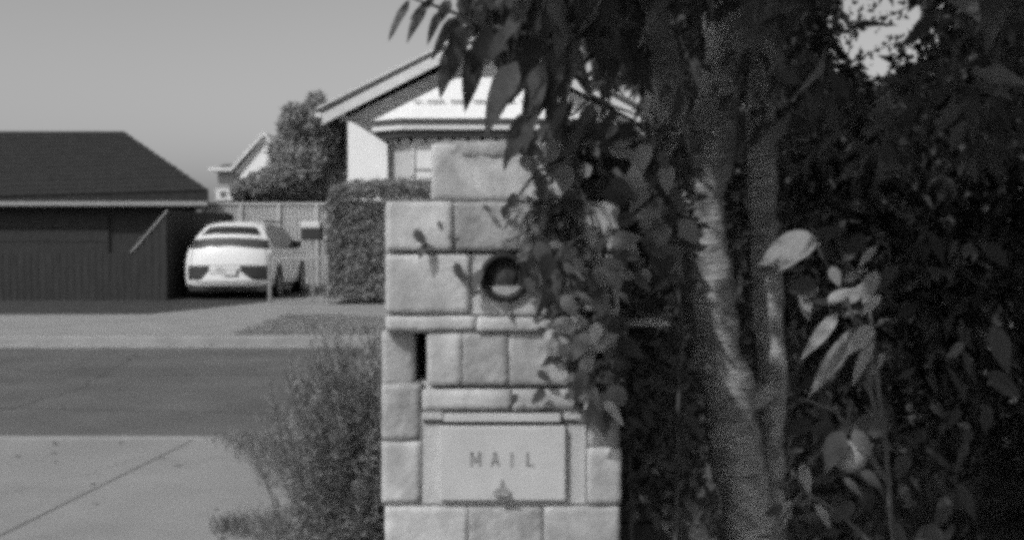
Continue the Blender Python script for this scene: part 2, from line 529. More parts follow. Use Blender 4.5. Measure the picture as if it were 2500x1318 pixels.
b0, b1 = at(516, 419, YD + 1), at(590, 410, YD + 1)
MB().box(b0.x, b1.x, YD + .4, YD + 5, b0.z, b1.z).build('eave', M['trim'], fh)
MB().slab([at(530, 410, YD + 1), at(592, 410, YD + 1), at(580, 400, YD + 1), at(545, 402, YD + 1)], (0, 4, 0)).build('lean_to_roof', M['tiles'], fh)
MB().box(b0.x + .35, a0.x + .5, YD + .9, YD + 5, 0, b0.z - .0).build('side_wall', M['greywall'], fh)
w0, w1 = at(528, 489, YD + .8), at(566, 460, YD + .8)
fw = MB()
fr = fw.box(w0.x, w1.x, YD + .7, YD + .88, w0.z, w1.z).build('window', M['trim'], fh)
cx, cz = (w0.x + w1.x) / 2 , (w0.z + w1.z) / 2
MB().box(cx - .16, cx + .12, YD + .66, YD + .69, cz - .13, cz + .14).build('pane', M['glass'], fr)

# dark low building with hip roof at left
YG = 31.0
gb = empty('dark_outbuilding', (-11, YG, 0), 'low dark garage with hipped dark tile roof at the left edge', 'garage')
gx1 = X(500, YG); gx0 = -19.5
ge = at(500, 497, YG).z
MB().slab([(gx0, YG + .3, 0), (gx1 - .3, YG + .3, 0), (gx1 - 2.6, YG + 9, 0), (gx0, YG + 9, 0)][::-1], (0, 0, ge - .02)).build('wall', M['darkwall'], gb)  # solid wall, its dark colour stands in for the shaded open interior
rxt = at(371, 380, YG + 3.6)
k_ = (at(371, 378, YG + 3.5).z - ge)
# roof silhouette: right hip edge rising to the left
hipR = (gx1 + .05, YG - .1); 
pk = at(290, 327, YG + 4.2)
rf = MB()
A_ = (gx1 + .15, YG - .15, at(515, 466, YG).z); A0 = (gx1 + .15, YG - .15, ge); B_ = (gx1 - 2.35, YG + 9.4, ge); Cc = (gx0, YG + 9.4, ge); Dd = (gx0, YG - .15, ge)
p1 = Vector(A_).lerp(Vector((pk.x, pk.y, pk.z)), 1.0)
E_ = (pk.x, YG + 4.6, pk.z + .1); G_ = (gx0 + 4.0, YG + 4.6, pk.z + .1)
rf.poly([Dd, A_, E_, G_]); rf.poly([A_, B_, E_]); rf.poly([B_, Cc, G_, E_]); rf.poly([Cc, Dd, G_]); rf.poly([A0, Dd, Cc, B_]); rf.poly([Dd, A0, A_]); rf.poly([A0, B_, A_])
rf.build('roof', M['darktiles'], gb)
nA = 15
for i in range(nA):
    t0, t1 = i / nA, (i + 1.12) / nA
    l0, l1 = Vector(Dd).lerp(Vector(G_), t0), Vector(Dd).lerp(Vector(G_), min(1, t1))
    r0, r1 = Vector(A_).lerp(Vector(E_), t0), Vector(A_).lerp(Vector(E_), min(1, t1))
    wv = [.02 * noise.noise(Vector((i * 1.7, k, 0))) for k in range(9)]
    mb = MB()
    for k in range(9):
        q = k / 8
        a_, b_ = l0.lerp(r0, q), l1.lerp(r1, q)
        mb.v += [(a_.x, a_.y - .03, a_.z + .045 + wv[k]), (b_.x, b_.y, b_.z + .008 + wv[k] * .3), (a_.x, a_.y - .03, a_.z + .01)]
    for k in range(8):
        mb.f += [(3 * k, 3 * k + 3, 3 * k + 4, 3 * k + 1), (3 * k + 2, 3 * k + 5, 3 * k + 3, 3 * k)]
    mb.build('tile_course', M['darktiles'], gb)
MB().box(gx0, gx1 + .14, YG - .27, YG - .15, ge - .06, ge + .05).build('gutter', M['galv'], gb)
# planks coloured dark for the shaded interior behind the garage opening
for i in range(5):
    MB().box(-17.5, -10.6, YG + .24, YG + .295, .1 + i * .36, .1 + i * .36 + .345).build('door_panel', M['darkwall'], gb)

# dark side fence with raked pale cap
sf = empty('dark_side_fence', (-7.25, 25, 0), 'dark stained side fence left of the white car with a raked pale cap', 'fence')
zc = at(415, 512, 25).z
for i in range(10):
    y0 = 25.02 + i * .6
    MB().box(-7.30, -7.26 + .006 * (i % 2), y0, y0 + .585, 0, zc - .01).build('board', M['darkwall'], sf)
xs = X(415, 25)
zl = at(371, 562, 25).z
sl = (zl - zc) / (X(371, 25) - xs)
def ztop(x): return max(1.0, zc + sl * (x - xs))
xx = -7.26
while xx > -13:
    x0 = xx - .145
    MB().slab([(x0, 24.98, 0), (xx - .008, 24.98, 0), (xx - .008, 24.98, ztop(xx - .008)), (x0, 24.98, ztop(x0))], (0, .03, 0)).build('board', M['darkwall'], sf)
    xx -= .15
xk = xs + (1.0 - zc) / sl
MB().slab([(xk, 24.95, 1.0), (-7.24, 24.95, ztop(-7.24)), (-7.24, 24.95, ztop(-7.24) + .05), (xk, 24.95, 1.05)], (0, .08, 0)).build('cap', M['galv'], sf)

# corrugated steel fence behind the car
cf = empty('steel_fence', (-5.8, 31.6, 0), 'pale grey ribbed steel fence running behind the white car', 'fence')
fx0, fx1 = X(498, 31.6), X(960, 31.6)
zf = at(650, 496, 31.6).z
npan = 5
for i in range(npan):
    a = fx0 + (fx1 - fx0) * i / npan; b = fx0 + (fx1 - fx0) * (i + 1) / npan
    mb = MB()
    nr = 10
    pts = []
    for k in range(nr):
        for (f, dy) in ((0, 0), (.38, 0), (.5, .05), (.88, .05)):
            pts.append((a + (b - a) * (k + f) / nr, 31.6 + dy))
    pts.append((b - .01, 31.6))
    n0 = 0
    for x, y in pts: mb.v += [(x, y, .05), (x, y, zf - .04)]
    for q in range(len(pts) - 1): mb.f.append((2 * q, 2 * q + 2, 2 * q + 3, 2 * q + 1))
    mb.build('panel', M['fence'], cf)
    MB().box(a - .03, a + .03, 31.52, 31.58, 0, zf).build('post', M['fence'], cf)
MB().box(fx0, fx1, 31.56, 31.66, zf - .04, zf + .01).build('top_rail', M['fence'], cf)

# ================================================================== WHITE CAR
cx0, Y0 = X(553, 25), 25.0
car = empty('parked_car', (cx0, Y0 + 2.3, 0), 'white crossover car seen from behind, parked on the dark driveway', 'car')
prof = [  # (y offset from the rear, z) over the top from rear bumper to front bumper
    (0.06, .30), (0.0, .36), (0.0, .47), (.02, .60), (.03, .72), (.04, .85), (.08, 1.02), (.13, 1.14), (.20, 1.22), (.27, 1.33), (.29, 1.37), (.40, 1.44), (.58, 1.57), (.50 + .2, 1.625),
    (1.1, 1.665), (1.7, 1.675), (2.3, 1.64), (2.8, 1.55), (3.3, 1.32), (3.6, 1.16), (3.9, 1.09), (4.3, 1.0), (4.55, .86), (4.64, .68), (4.66, .5), (4.62, .32)]
def hw(z):
    tab = [(.2, .87), (.35, .90), (.6, .925), (.85, .92), (1.05, .89), (1.15, .855), (1.3, .80), (1.45, .72), (1.57, .64), (1.7, .56)]
    for (z0, w0), (z1, w1) in zip(tab, tab[1:]):
        if z <= z1: return w0 + (w1 - w0) * max(0, (z - z0)) / (z1 - z0)
    return tab[-1][1]
def skin(y, z, u):
    w = hw(z)
    e = abs(u) ** 3
    rear = max(0, 1 - y / 1.2); front = max(0, (y - 3.4) / 1.2)
    yy = y + e * (.22 * rear - .25 * min(1, front))
    zc_ = z - (.05 * abs(u) ** 2.5 if z > 1.3 else 0.02 * abs(u) ** 3)
    return (cx0 + u * w, Y0 + yy, zc_)
U = [-1, -.93, -.8, -.6, -.4, -.2, 0, .2, .4, .6, .8, .93, 1]
b = MB()
for (y, z) in prof:
    for u in U: b.v.append(skin(y, z, u))
nu = len(U)
for i in range(len(prof) - 1):
    for k in range(nu - 1):
        b.f.append((i * nu + k, i * nu + k + 1, (i + 1) * nu + k + 1, (i + 1) * nu + k))
for s in (-1, 1):
    n0 = len(b.v); K = 9
    for (y, z) in prof:
        tp = skin(y, z, s)
        for k in range(K):
            q = tp[2] + (.30 - tp[2]) * k / (K - 1)
            b.v.append((cx0 + s * hw(q) if k else tp[0], tp[1], q))
    for i in range(len(prof) - 1):
        for k in range(K - 1):
            f = (n0 + i * K + k, n0 + (i + 1) * K + k, n0 + (i + 1) * K + k + 1, n0 + i * K + k + 1)
            b.f.append(f)
b.build('body', M['paint'], car, smooth=True)
MB().box(cx0 - .84, cx0 + .84, Y0 + .15, Y0 + 4.5, .2, .34).build('underbody', M['plastic'], car)
def rear_patch(name, z0, z1, us0, us1, m, off=.012, top_in=0.0, nz=5, nu_=14, shape=None):
    """panel that follows the rear skin, from height z0 to z1 and across u range"""
    def yz(z):
        for (ya, za), (yb, zb) in zip(prof[1:13], prof[2:14]):
            if za <= z <= zb: return ya + (yb - ya) * (z - za) / (zb - za)
        return prof[1][0]
    mb = MB()
    for i in range(nz + 1):
        t = i / nz; z = z0 + (z1 - z0) * t
        for k in range(nu_ + 1):
            q = k / nu_
            ua, ub = us0 + top_in * t, us1 - top_in * t
            u = ua + (ub - ua) * q
            zq = z
            if shape: zq = shape(t, u, z)
            x, y, zz_ = skin(yz(zq), zq, u)
            mb.v.append((x, y - off, zz_))
    w = nu_ + 1
    for i in range(nz):
        for k in range(nu_):
            mb.f.append((i * w + k, i * w + k + 1, (i + 1) * w + k + 1, (i + 1) * w + k))
    o = mb.build(name, m, car, smooth=True)
    so_ = o.modifiers.new('thick', 'SOLIDIFY'); so_.thickness = .012
    return o
rear_patch('rear_window', 1.405, 1.57, -.86, .86, M['carglass'], .014, top_in=.06)
rear_patch('lamp_band', 1.125, 1.325, -.985, .985, M['lampred'], .016,
           shape=lambda t, u, z: z + (1 - t) * (.035 * (1 - min(1, abs(u) * 1.6)) - .015 * abs(u) ** 2) )
rear_patch('lower_insert', .45, .73, -.94, -.42, M['plastic'], .012, shape=lambda t, u, z: z + (1 - t) * max(0, (u + .62)) * .9)
rear_patch('lower_insert', .45, .73, .30, .95, M['plastic'], .012, shape=lambda t, u, z: z + (1 - t) * max(0, (.58 - u)) * .6)
rear_patch('number_plate', .53, .64, -.02, .22, M['plate'], .03)
rear_patch('garnish', .56, .695, -.40, .28, M['fascia'], .008)
rear_patch('badge', .66, .72, -.26, -.12, M['trim'], .03)
rear_patch('seam', .735, .748, -.93, .93, M['plastic'], .003)
rear_patch('seam', .385, .40, -.75, .75, M['plastic'], .003)
for s in (-1, 1):
    rear_patch('seam', .75, 1.12, s * .87 - .006, s * .87 + .006, M['plastic'], .003)
rear_patch('plate_recess', .505, .665, -.06, .26, M['greywall'], .014)
# side glass and wheels
for s in (-1, 1):
    g = MB()
    row = [(.62, 1.13, 1.44), (1.0, 1.11, 1.55), (1.6, 1.09, 1.585), (2.3, 1.07, 1.56), (2.8, 1.06, 1.47), (3.35, 1.05, 1.19)]
    for (y, z0, z1) in row:
        g.v += [(cx0 + s * (hw(z0) + .008), Y0 + y, z0), (cx0 + s * (hw((z0 + z1) / 2) + .010), Y0 + y, (z0 + z1) / 2), (cx0 + s * (hw(z1) + .008), Y0 + y, z1)]
    for i in range(len(row) - 1):
        g.f += [(3 * i, 3 * i + 3, 3 * i + 4, 3 * i + 1), (3 * i + 1, 3 * i + 4, 3 * i + 5, 3 * i + 2)]
    g.build('side_window', M['carglass'], car, smooth=True)
    for yw_ in (.95, 3.75):
        xo_ = cx0 + s * .70
        wh = MB().lathe((xo_, Y0 + yw_, .345), (s, 0, 0), [(.2, 0), (.34, .0), (.352, .03), (.352, .22), (.335, .245), (.235, .25), (.22, .235)], 28).build('wheel', M['black'], car, smooth=True)
        MB().lathe((xo_, Y0 + yw_, .345), (s, 0, 0), [(.225, .236), (.20, .21), (.07, .225), (.05, .24), (0.001, .24)], 20).build('rim', M['rim'], wh)
        # arch lining
        MB().lathe((cx0 + s * .70, Y0 + yw_, .36), (s, 0, 0), [(.40, .236), (.355, .232), (.36, .1)], 28).build('wheel_arch', M['plastic'], car)
    MB().box(cx0 + s * .93 - .1, cx0 + s * .93 + .1, Y0 + 3.0, Y0 + 3.14, 1.08, 1.23).build('mirror', M['plastic'], car, bevel=.03)
    MB().box(cx0 + s * .60 - .02, cx0 + s * .60 + .02, Y0 + 1.0, Y0 + 2.7, 1.655, 1.69).build('roof_rail', M['plastic'], car)

# ================================================================== LOW GATE, POST BOX, HEDGE, CONIFER
lg = empty('low_wire_gate', on_ground(658, 744), 'low pipe and wire gate frame beside the white car', 'gate')
gy = on_ground(658, 744).y
def vpost(px, y0, r=.02, nm='post'):
    x = X(px, gy); z = at(px, y0, gy).z
    MB().tube([(x, gy, 0), (x, gy, z)], r, 8).build(nm, M['galv'], lg)
vpost(658, 618, .034); vpost(800, 628, .025)
zr = at(700, 632, gy).z
MB().tube([(X(658, gy), gy, zr), (X(800, gy), gy, zr + .02)], .018, 6).build('top_rail', M['galv'], lg)
MB().tube([(X(658, gy), gy, .12), (X(800, gy), gy, .12)], .008, 6).build('bottom_rail', M['galv'], lg)
for px in (757, 768, 780, 790):
    MB().tube([(X(px, gy), gy, .1), (X(px, gy), gy, zr)], .007, 5).build('bar', M['galv'], lg)
pbx, pby = X(763, 24.2), 24.2
pb = empty('post_box', (pbx, pby, 0), 'dark box with white lid on a thin post in front of the steel fence', 'letterbox')
z0, z1, z2 = at(763, 586, pby).z, at(763, 558, pby).z, at(763, 541, pby).z
MB().box(pbx - .20, pbx + .20, pby - .15, pby + .15, z0, z1 + .01).build('box', M['plastic'], pb, bevel=.02)
MB().box(pbx - .21, pbx + .18, pby - .17, pby + .17, z1 + .01, z2).build('lid', M['trim'], pb, bevel=.02)
MB().tube([(pbx, pby, 0), (pbx, pby, z0)], .025, 8).build('post', M['galv'], pb)

def foliage_mass(name, parent, blobs, m, size, shell=.55, shoot=.3):
    Ps, Ds = [], []
    for c, r, n in blobs:
        p, d = blob_pts(c, r, n, shell); Ps.append(p); Ds.append(d)
    P = np.concatenate(Ps); D0 = np.concatenate(Ds); n = len(P)
    keep = P[:, 2] > .03
    P, D0 = P[keep], D0[keep]; n = len(P)
    D = D0 * .6 + unit(n) * .8 + np.array([0, 0, shoot])
    L = rng.uniform(.6, 1.4, n) * size
    return cloud(name, P, D, D0 + unit(n) * .6, L, L * .45, m, parent)

hy = 23.6
hg = empty('tall_clipped_hedge', (X(880, hy), hy + .6, 0), 'tall clipped grey green hedge in front of the gabled house', 'hedge')
# boxy hedge: points on a rounded box shell
def box_shell(x0, x1, y0, y1, z0, z1, n, bump=.17):
    P = np.stack([rng.uniform(x0, x1, n), rng.uniform(y0, y1, n), rng.uniform(z0, z1, n)], 1)
    ax = rng.integers(0, 4, n)
    Nn = np.zeros((n, 3))
    dep = rng.random(n) ** 1.6 * .22
    for i in range(n):
        nz_ = bump * noise.noise(Vector((P[i, 0] * 2.2, P[i, 1] * 2.2, P[i, 2] * 2.2))) + bump * .5 * noise.noise(Vector((P[i, 0] * 7, P[i, 1] * 7, P[i, 2] * 7)))
        q = dep[i] - nz_
        if ax[i] <= 1: P[i, 1] = y0 + q; Nn[i] = (0, -1, 0)
        elif ax[i] == 2: P[i, 2] = z1 - q; Nn[i] = (0, 0, 1)
        else: P[i, 0] = x0 + q; Nn[i] = (-1, 0, 0)
        # rounded shoulders
        dx = max(0, x0 + .35 - P[i, 0]); dz = max(0, P[i, 2] - (z1 - .35))
        if dx > 0 and dz > 0:
            l = math.hypot(dx, dz)
            if l > .35: P[i, 0] += (dx / l) * (l - .35); P[i, 2] -= (dz / l) * (l - .35)
    return P, Nn
hzt = at(900, 452, hy).z
P1, N1 = box_shell(X(803, hy), 2.6, hy, hy + 1.6, .12, hzt, 42000)
P2, N2 = box_shell(X(880, hy), 2.2, hy + .3, hy + 1.3, hzt - .2, hzt + .10, 5000)
P = np.concatenate([P1, P2]); Nn = np.concatenate([N1, N2]); n = len(P)
L = rng.uniform(.05, .11, n)
cloud('foliage', P, Nn * .7 + unit(n) * .9 + np.array([0, 0, .35]), Nn + unit(n) * .7, L, L * .45, M['hedge'], hg)
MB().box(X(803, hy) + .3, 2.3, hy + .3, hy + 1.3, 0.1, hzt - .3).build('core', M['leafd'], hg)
for i in range(9):
    x = X(840, hy) + i * .55
    MB().tube([(x, hy + .5, 0), (x + .05, hy + .5, .5)], .04, 6).build('stem', M['bark2'], hg)

yc = 36.0
sc = F / yc
def cpt(px, py, dy=0): return tuple(at(px, py, yc + dy))
ct = empty('bushy_conifer', (X(745, yc), yc, 0), 'dark ragged conifer rising behind the steel fence', 'tree')
MB().tube([(X(745, yc), yc, 0), cpt(748, 420), cpt(744, 270)], [.18, .12, .03], 8).build('trunk', M['bark2'], ct)
blobs = []
for (px, py, rx, rz, nn) in ((745, 420, 95, 95, 8500), (728, 335, 42, 68, 3600), (800, 350, 60, 75, 4200), (778, 312, 28, 45, 1300), (720, 290, 15, 34, 700), (766, 268, 7, 36, 260),
                             (784, 262, 6, 34, 230), (700, 318, 10, 30, 260), (752, 285, 6, 30, 180), (830, 310, 40, 50, 1800), (718, 415, 36, 46, 2200), (738, 300, 14, 30, 450)):
    blobs.append((cpt(px, py, random.uniform(-.4, .4)), (rx / sc, .9 + rx / sc * .5, rz / sc), int(nn)))
foliage_mass('crown', ct, blobs, M['conifer'], .17, .35, .7)
cb = empty('low_shrub', (X(615, 34.5), 34.5, 0), 'lower rounded dark bush left of the conifer, behind the fence', 'shrub')
blobs = []
for (px, py, rx, rz, nn) in ((648, 462, 56, 38, 4000), (600, 470, 30, 26, 1500), (690, 450, 60, 52, 3500)):
    blobs.append((tuple(at(px, py, 34.6)), (rx / 84, .9, rz / 84), nn))
foliage_mass('foliage', cb, blobs, M['conifer'], .14, .35, .5)
MB().tube([(X(630, 34.6), 34.6, 0), tuple(at(640, 470, 34.6))], [.12, .06], 7).build('stem', M['bark2'], cb)

# ================================================================== STONE PILLAR WITH LETTERBOX
YP = 2.90
pil = empty('stone_pillar', (-.02, YP + .3, 0), 'weathered pale stone gate pillar with a letterbox and round tube, in the middle', 'pillar')
def rough_block(px0, px1, py0, py1, m='stone', front=0.0, depth=.6, amp=.006, seed=0, Yf=None, name='stone', edge=.003):
    Yf = (YP if Yf is None else Yf) - front
    a = at(px0, py1, YP if Yf > YP - .1 and Yf < YP + .05 else Yf); c = at(px1, py0, YP if Yf > YP - .1 and Yf < YP + .05 else Yf)
    x0, x1, z0, z1 = a.x, c.x, a.z, c.z
    y0, y1 = Yf, Yf + depth
    return rb3(x0, x1, y0, y1, z0, z1, m, amp, seed, name, edge)
def rb3(x0, x1, y0, y1, z0, z1, m, amp, seed, name='stone', edge=.012, parent=None):
    st = .014
    nx = max(3, int((x1 - x0) / st)); nz = max(3, int((z1 - z0) / st)); ny = 6
    mb = MB(); idx = {}
    cx_, cy_, cz_ = (x0 + x1) / 2, (y0 + y1) / 2, (z0 + z1) / 2
    hx_, hy_, hz_ = (x1 - x0) / 2, (y1 - y0) / 2, (z1 - z0) / 2
    ys = [0, .02, .06, .3, .6, .94, 1.0]
    def vert(i, j, k):
        key = (i, j, k)
        if key in idx: return idx[key]
        p = Vector((x0 + (x1 - x0) * i / nx, y0 + (y1 - y0) * ys[j], z0 + (z1 - z0) * k / nz))
        # round the edges
        q = Vector((p.x - cx_, p.y - cy_, p.z - cz_)); r = min(edge, hx_ * .5, hz_ * .5)
        inner = Vector((max(-hx_ + r, min(hx_ - r, q.x)), max(-hy_ + r, min(hy_ - r, q.y)), max(-hz_ + r, min(hz_ - r, q.z))))
        d = q - inner
        if d.length > 1e-9: q = inner + d.normalized() * min(d.length, r)
        p = Vector((cx_, cy_, cz_)) + q
        s_ = Vector((seed * 3.1, seed * 1.7, seed * .9))
        w = p * 7 + s_; w2 = p * 34 + s_; w3 = p * 90 + s_
        n1 = noise.noise_vector(w); n2 = noise.noise_vector(w2); n3 = noise.noise_vector(w3)
        p += Vector((n1.x * amp * .35, n1.y * amp * 1.3, n1.z * amp * .3)) + Vector((n2.x * .3, n2.y * .8, n2.z * .3)) * amp * .6 + n3 * amp * .25
        idx[key] = len(mb.v); mb.v.append(tuple(p)); return idx[key]
    for i in range(nx):
        for k in range(nz):
            mb.f.append((vert(i, 0, k), vert(i + 1, 0, k), vert(i + 1, 0, k + 1), vert(i, 0, k + 1)))
            mb.f.append((vert(i, ny, k), vert(i, ny, k + 1), vert(i + 1, ny, k + 1), vert(i + 1, ny, k)))
    for i in range(nx):
        for j in range(ny):
            mb.f.append((vert(i, j, nz), vert(i + 1, j, nz), vert(i + 1, j + 1, nz), vert(i, j + 1, nz)))
            mb.f.append((vert(i, j, 0), vert(i, j + 1, 0), vert(i + 1, j + 1, 0), vert(i + 1, j, 0)))
    for k in range(nz):
        for j in range(ny):
            mb.f.append((vert(0, j, k), vert(0, j, k + 1), vert(0, j + 1, k + 1), vert(0, j + 1, k)))
            mb.f.append((vert(nx, j, k), vert(nx, j + 1, k), vert(nx, j + 1, k + 1), vert(nx, j, k + 1)))
    return mb.build(name, M[m], parent or pil, smooth=True)

# (px0, px1, py0, py1, material, proud)
stones = [
    (1108, 1292, 492, 613, 'stone_dark', .006), (1292, 1512, 492, 613, 'stone', .006), (943, 1108, 492, 613, 'stone', .007),
    (941, 1148, 622, 764, 'stone', .006),
    (942, 1163, 771, 806, 'stone', .014), (1163, 1512, 774, 808, 'stone', .018),
    (1127, 1241, 812, 940, 'stone_dark', .004), (1241, 1512, 812, 940, 'stone', .004), (1042, 1127, 812, 940, 'stone', .004),
    (932, 1028, 938, 1074, 'stone_dark', .008), (932, 1028, 1076, 1226, 'stone', .010),
    (1030, 1251, 950, 1002, 'stone', .005), (1251, 1512, 950, 1002, 'stone', .005),
    (1432, 1514, 1004, 1090, 'stone_dark', .004), (1432, 1516, 1092, 1228, 'stone', .012),
    (941, 1143, 1234, 1372, 'stone', .008), (1143, 1327, 1234, 1372, 'stone_dark', .008), (1327, 1512, 1234, 1372, 'stone', .008),
    (939, 1230, 1378, 1560, 'stone', .008), (1234, 1514, 1378, 1560, 'stone', .01),
    (941, 1110, 1566, 1780, 'stone', .008), (1114, 1514, 1566, 1780, 'stone_dark', .006),
    (930, 1330, 1786, 2045, 'stone_dark', .02), (1334, 1524, 1786, 2045, 'stone', .02),
]
for i, s in enumerate(stones):
    rough_block(*s[:4], m=s[4], front=s[5], seed=i + 1, depth=(.16 if s[2] == 812 else .6), amp=.0045)
# row C right: stones round the tube (four pieces leave the tube mouth open)
TC = at(1232, 676, YP); TR = .052
def holed(px0, px1, py0, py1, seed):
    a = at(px0, py1, YP); c = at(px1, py0, YP)
    mb = MB(); ns = 48
    def edgept(g):
        dx, dz = math.cos(g), math.sin(g)
        t = 1e9
        if dx > 1e-6: t = min(t, (c.x - TC.x) / dx)
        if dx < -1e-6: t = min(t, (a.x - TC.x) / dx)
        if dz > 1e-6: t = min(t, (c.z - TC.z) / dz)
        if dz < -1e-6: t = min(t, (a.z - TC.z) / dz)
        return Vector((TC.x + dx * t, YP, TC.z + dz * t))
    angs = sorted([2 * math.pi * k / ns for k in range(ns)] + [math.atan2(z - TC.z, x - TC.x) % (2 * math.pi) for x in (a.x, c.x) for z in (a.z, c.z)])
    K = 10
    for g in angs:
        e = edgept(g); i0 = Vector((TC.x + math.cos(g) * TR, YP, TC.z + math.sin(g) * TR))
        mb.v.append((i0.x, YP + .3, i0.z))
        for k in range(K + 1):
            p = i0.lerp(e, k / K)
            nn = noise.noise(p * 9 + Vector((seed, 0, 0))) * .008 + noise.noise(p * 34) * .004
            mb.v.append((p.x, YP - .004 + nn + (.008 if k == K else 0), p.z))
        mb.v.append((e.x, YP + .59, e.z))
    w = K + 3; m_ = len(angs)
    for q in range(m_):
        r2 = (q + 1) % m_
        for k in range(w - 1):
            mb.f.append((q * w + k, q * w + k + 1, r2 * w + k + 1, r2 * w + k))
    mb.f.append(tuple(q * w + w - 1 for q in range(m_)))
    return mb.build('stone', M['stone'], pil, smooth=False)
holed(1151, 1512, 622, 770, 3.3)
tb = MB().lathe((TC.x, YP, TC.z), (0, -1, 0), [(.0445, -.30), (.0445, .018), (.048, .026), (.058, .026), (.061, .020), (.061, -.02)], 48).build('newspaper_tube', M['pipe'], pil, smooth=True)
MB().lathe((TC.x, YP + .012, TC.z), (0, -1, 0), [(.0444, 0), (.036, .002), (.03, .012), (.015, .018), (.0001, .02)], 36).build('tube_interior', M['cap'], tb, smooth=True)  # disc whose grey stands in for the shaded inside of the tube
MB().lathe((TC.x, YP + .002, TC.z), (0, -1, 0), [(.0425, 0), (.040, .006), (.037, .006), (.036, 0)], 36).build('inner_ring', M['cap'], tb, smooth=True)
# pale segment, its colour stands in for sunlight inside the lower tube
pts = []
ch = -.022
rr_ = .0438
g0 = math.asin(ch / rr_)
for k in range(17):
    g = math.pi - g0 + (2 * math.pi + 2 * g0 - math.pi) * k / 16 if False else (math.pi - g0) + (math.pi + 2 * g0) * k / 16
    pts.append((TC.x + rr_ * math.cos(g), YP - .012, TC.z + rr_ * math.sin(g)))
MB().slab(pts, (0, .03, 0)).build('lit_crescent', M['litcres'], tb)
# setback left stone of row D and the dark slot
rough_block(928, 1010, 812, 944, m='stone_dark', front=-.03, seed=31, depth=.5, amp=.005)
# cap block
ac = at(1052, 490, 3.0); cc = at(1408, 350, 3.0)
rb3(ac.x, cc.x, 3.0, 3.4, ac.z, cc.z, 'stone', .006, 41, edge=.008)
c2 = at(1408, 345, 3.0)
rb3(ac.x + .012, cc.x - .01, 3.004, 3.39, cc.z - .036, cc.z + .006, 'stone_dark', .010, 43, edge=.015)
# mortar core
a = at(946, 2040, YP); c = at(1506, 499, YP)
core = MB().box(a.x, c.x, YP + .003, YP + .58, 0.0, at(1200, 950, YP).z)
core.box(a.x, c.x, YP + .05, YP + .58, at(1200, 950, YP).z + .0002, at(1200, 936, YP).z)
zt0, zt1, xt = at(1200, 766, YP).z, at(1200, 626, YP).z, at(1155, 700, YP).x
core.box(a.x, c.x, YP + .003, YP + .58, at(1200, 812, YP).z, at(1200, 772, YP).z)
core.box(a.x, xt, YP + .05, YP + .58, at(1200, 772, YP).z + .0002, zt0 - .0002)
core.box(a.x, c.x, YP + .003, YP + .58, at(1200, 613, YP).z, c.z - .004)
core.box(a.x, c.x, YP + .05, YP + .58, zt1 + .0002, at(1200, 613, YP).z - .0002)
core.box(a.x, xt, YP + .003, YP + .58, zt0, zt1)
core.box(xt, c.x, YP + .33, YP + .58, zt0, zt1)
core.box(a.x + .11, c.x, YP + .14, YP + .58, at(1200, 936, YP).z, at(1200, 812, YP).z)
core.build('mortar', M['mortar'], pil)

# letterbox
def prow(px0, px1, py0, py1): 
    a = at(px0, py1, YP); c = at(px1, py0, YP); return a.x, c.x, a.z, c.z
lb = MB()
x0, x1, z0, z1 = prow(1030, 1430, 1006, 1226)
fx0_, fx1_, fz0, fz1 = prow(1076, 1382, 1036, 1216)
lb.box(x0, fx0_ + .006, YP - .006, YP + .3, z0, z1).box(fx1_ - .006, x1, YP - .006, YP + .3, z0, z1)
lb.box(fx0_ + .006, fx1_ - .006, YP - .006, YP + .3, z0, fz0 + .006).box(fx0_ + .006, fx1_ - .006, YP - .006, YP + .3, fz1 - .002, z1)
box = lb.build('letterbox', M['render'], pil)
MB().box(fx0_ - .002, fx1_ - .002, YP - .024, YP - .0065, fz0, fz1).build('flap', M['flap'], box, bevel=.003)
hx0, hx1, hz0, hz1 = prow(1084, 1368, 1005, 1026)
MB().box(hx0, hx1, YP - .022, YP - .0065, hz0, hz1 - .001).build('hinge_rail', M['flap'], box, bevel=.002)
MB().box(fx0_ + .002, fx1_ - .004, YP - .0130, YP - .0066, fz1 + .0005, hz0 - .0005).build('hinge_shadow_strip', M['dkline'], box)  # dark bar stands in for the shadow between flap and rail
MB().box(hx0 - .003, hx1 + .002, YP - .0135, YP - .0064, hz1, hz1 + .0055).build('shadow_strip', M['dkline'], box)  # dark bar drawn as the shadow line above the rail
MB().box(hx0 - .0035, hx0 - .0005, YP - .0135, YP - .0064, hz0, hz1 - .0003).build('shadow_strip', M['dkline'], box)  # shadow line at the rail's left end, also a dark bar
# drip edge with its upturned right end and the joint round the surround
q0, q1, qz0, qz1 = prow(1034, 1428, 1022, 1030)
MB().box(q0, hx0 - .004, YP - .012, YP - .0064, qz0, qz1).build('drip_edge', M['dkline'], box)
MB().box(hx1 + .004, q1, YP - .012, YP - .0064, qz0, qz1).build('drip_edge', M['dkline'], box)
u0, u1, uz0, uz1 = prow(1423, 1429, 1001, 1024)
MB().box(u0, u1, YP - .016, YP - .0065, uz0, uz1).build('drip_end', M['dkline'], box)
for (j0, j1, k0, k1) in ((1027, 1030.5, 1034, 1180), (1428.5, 1430.5, 1100, 1222)):
    a_, b_, c_, d_ = prow(j0, j1, k0, k1)
    MB().box(a_, b_, YP - .0085, YP - .0063, c_, d_).build('joint', M['joint'], box)
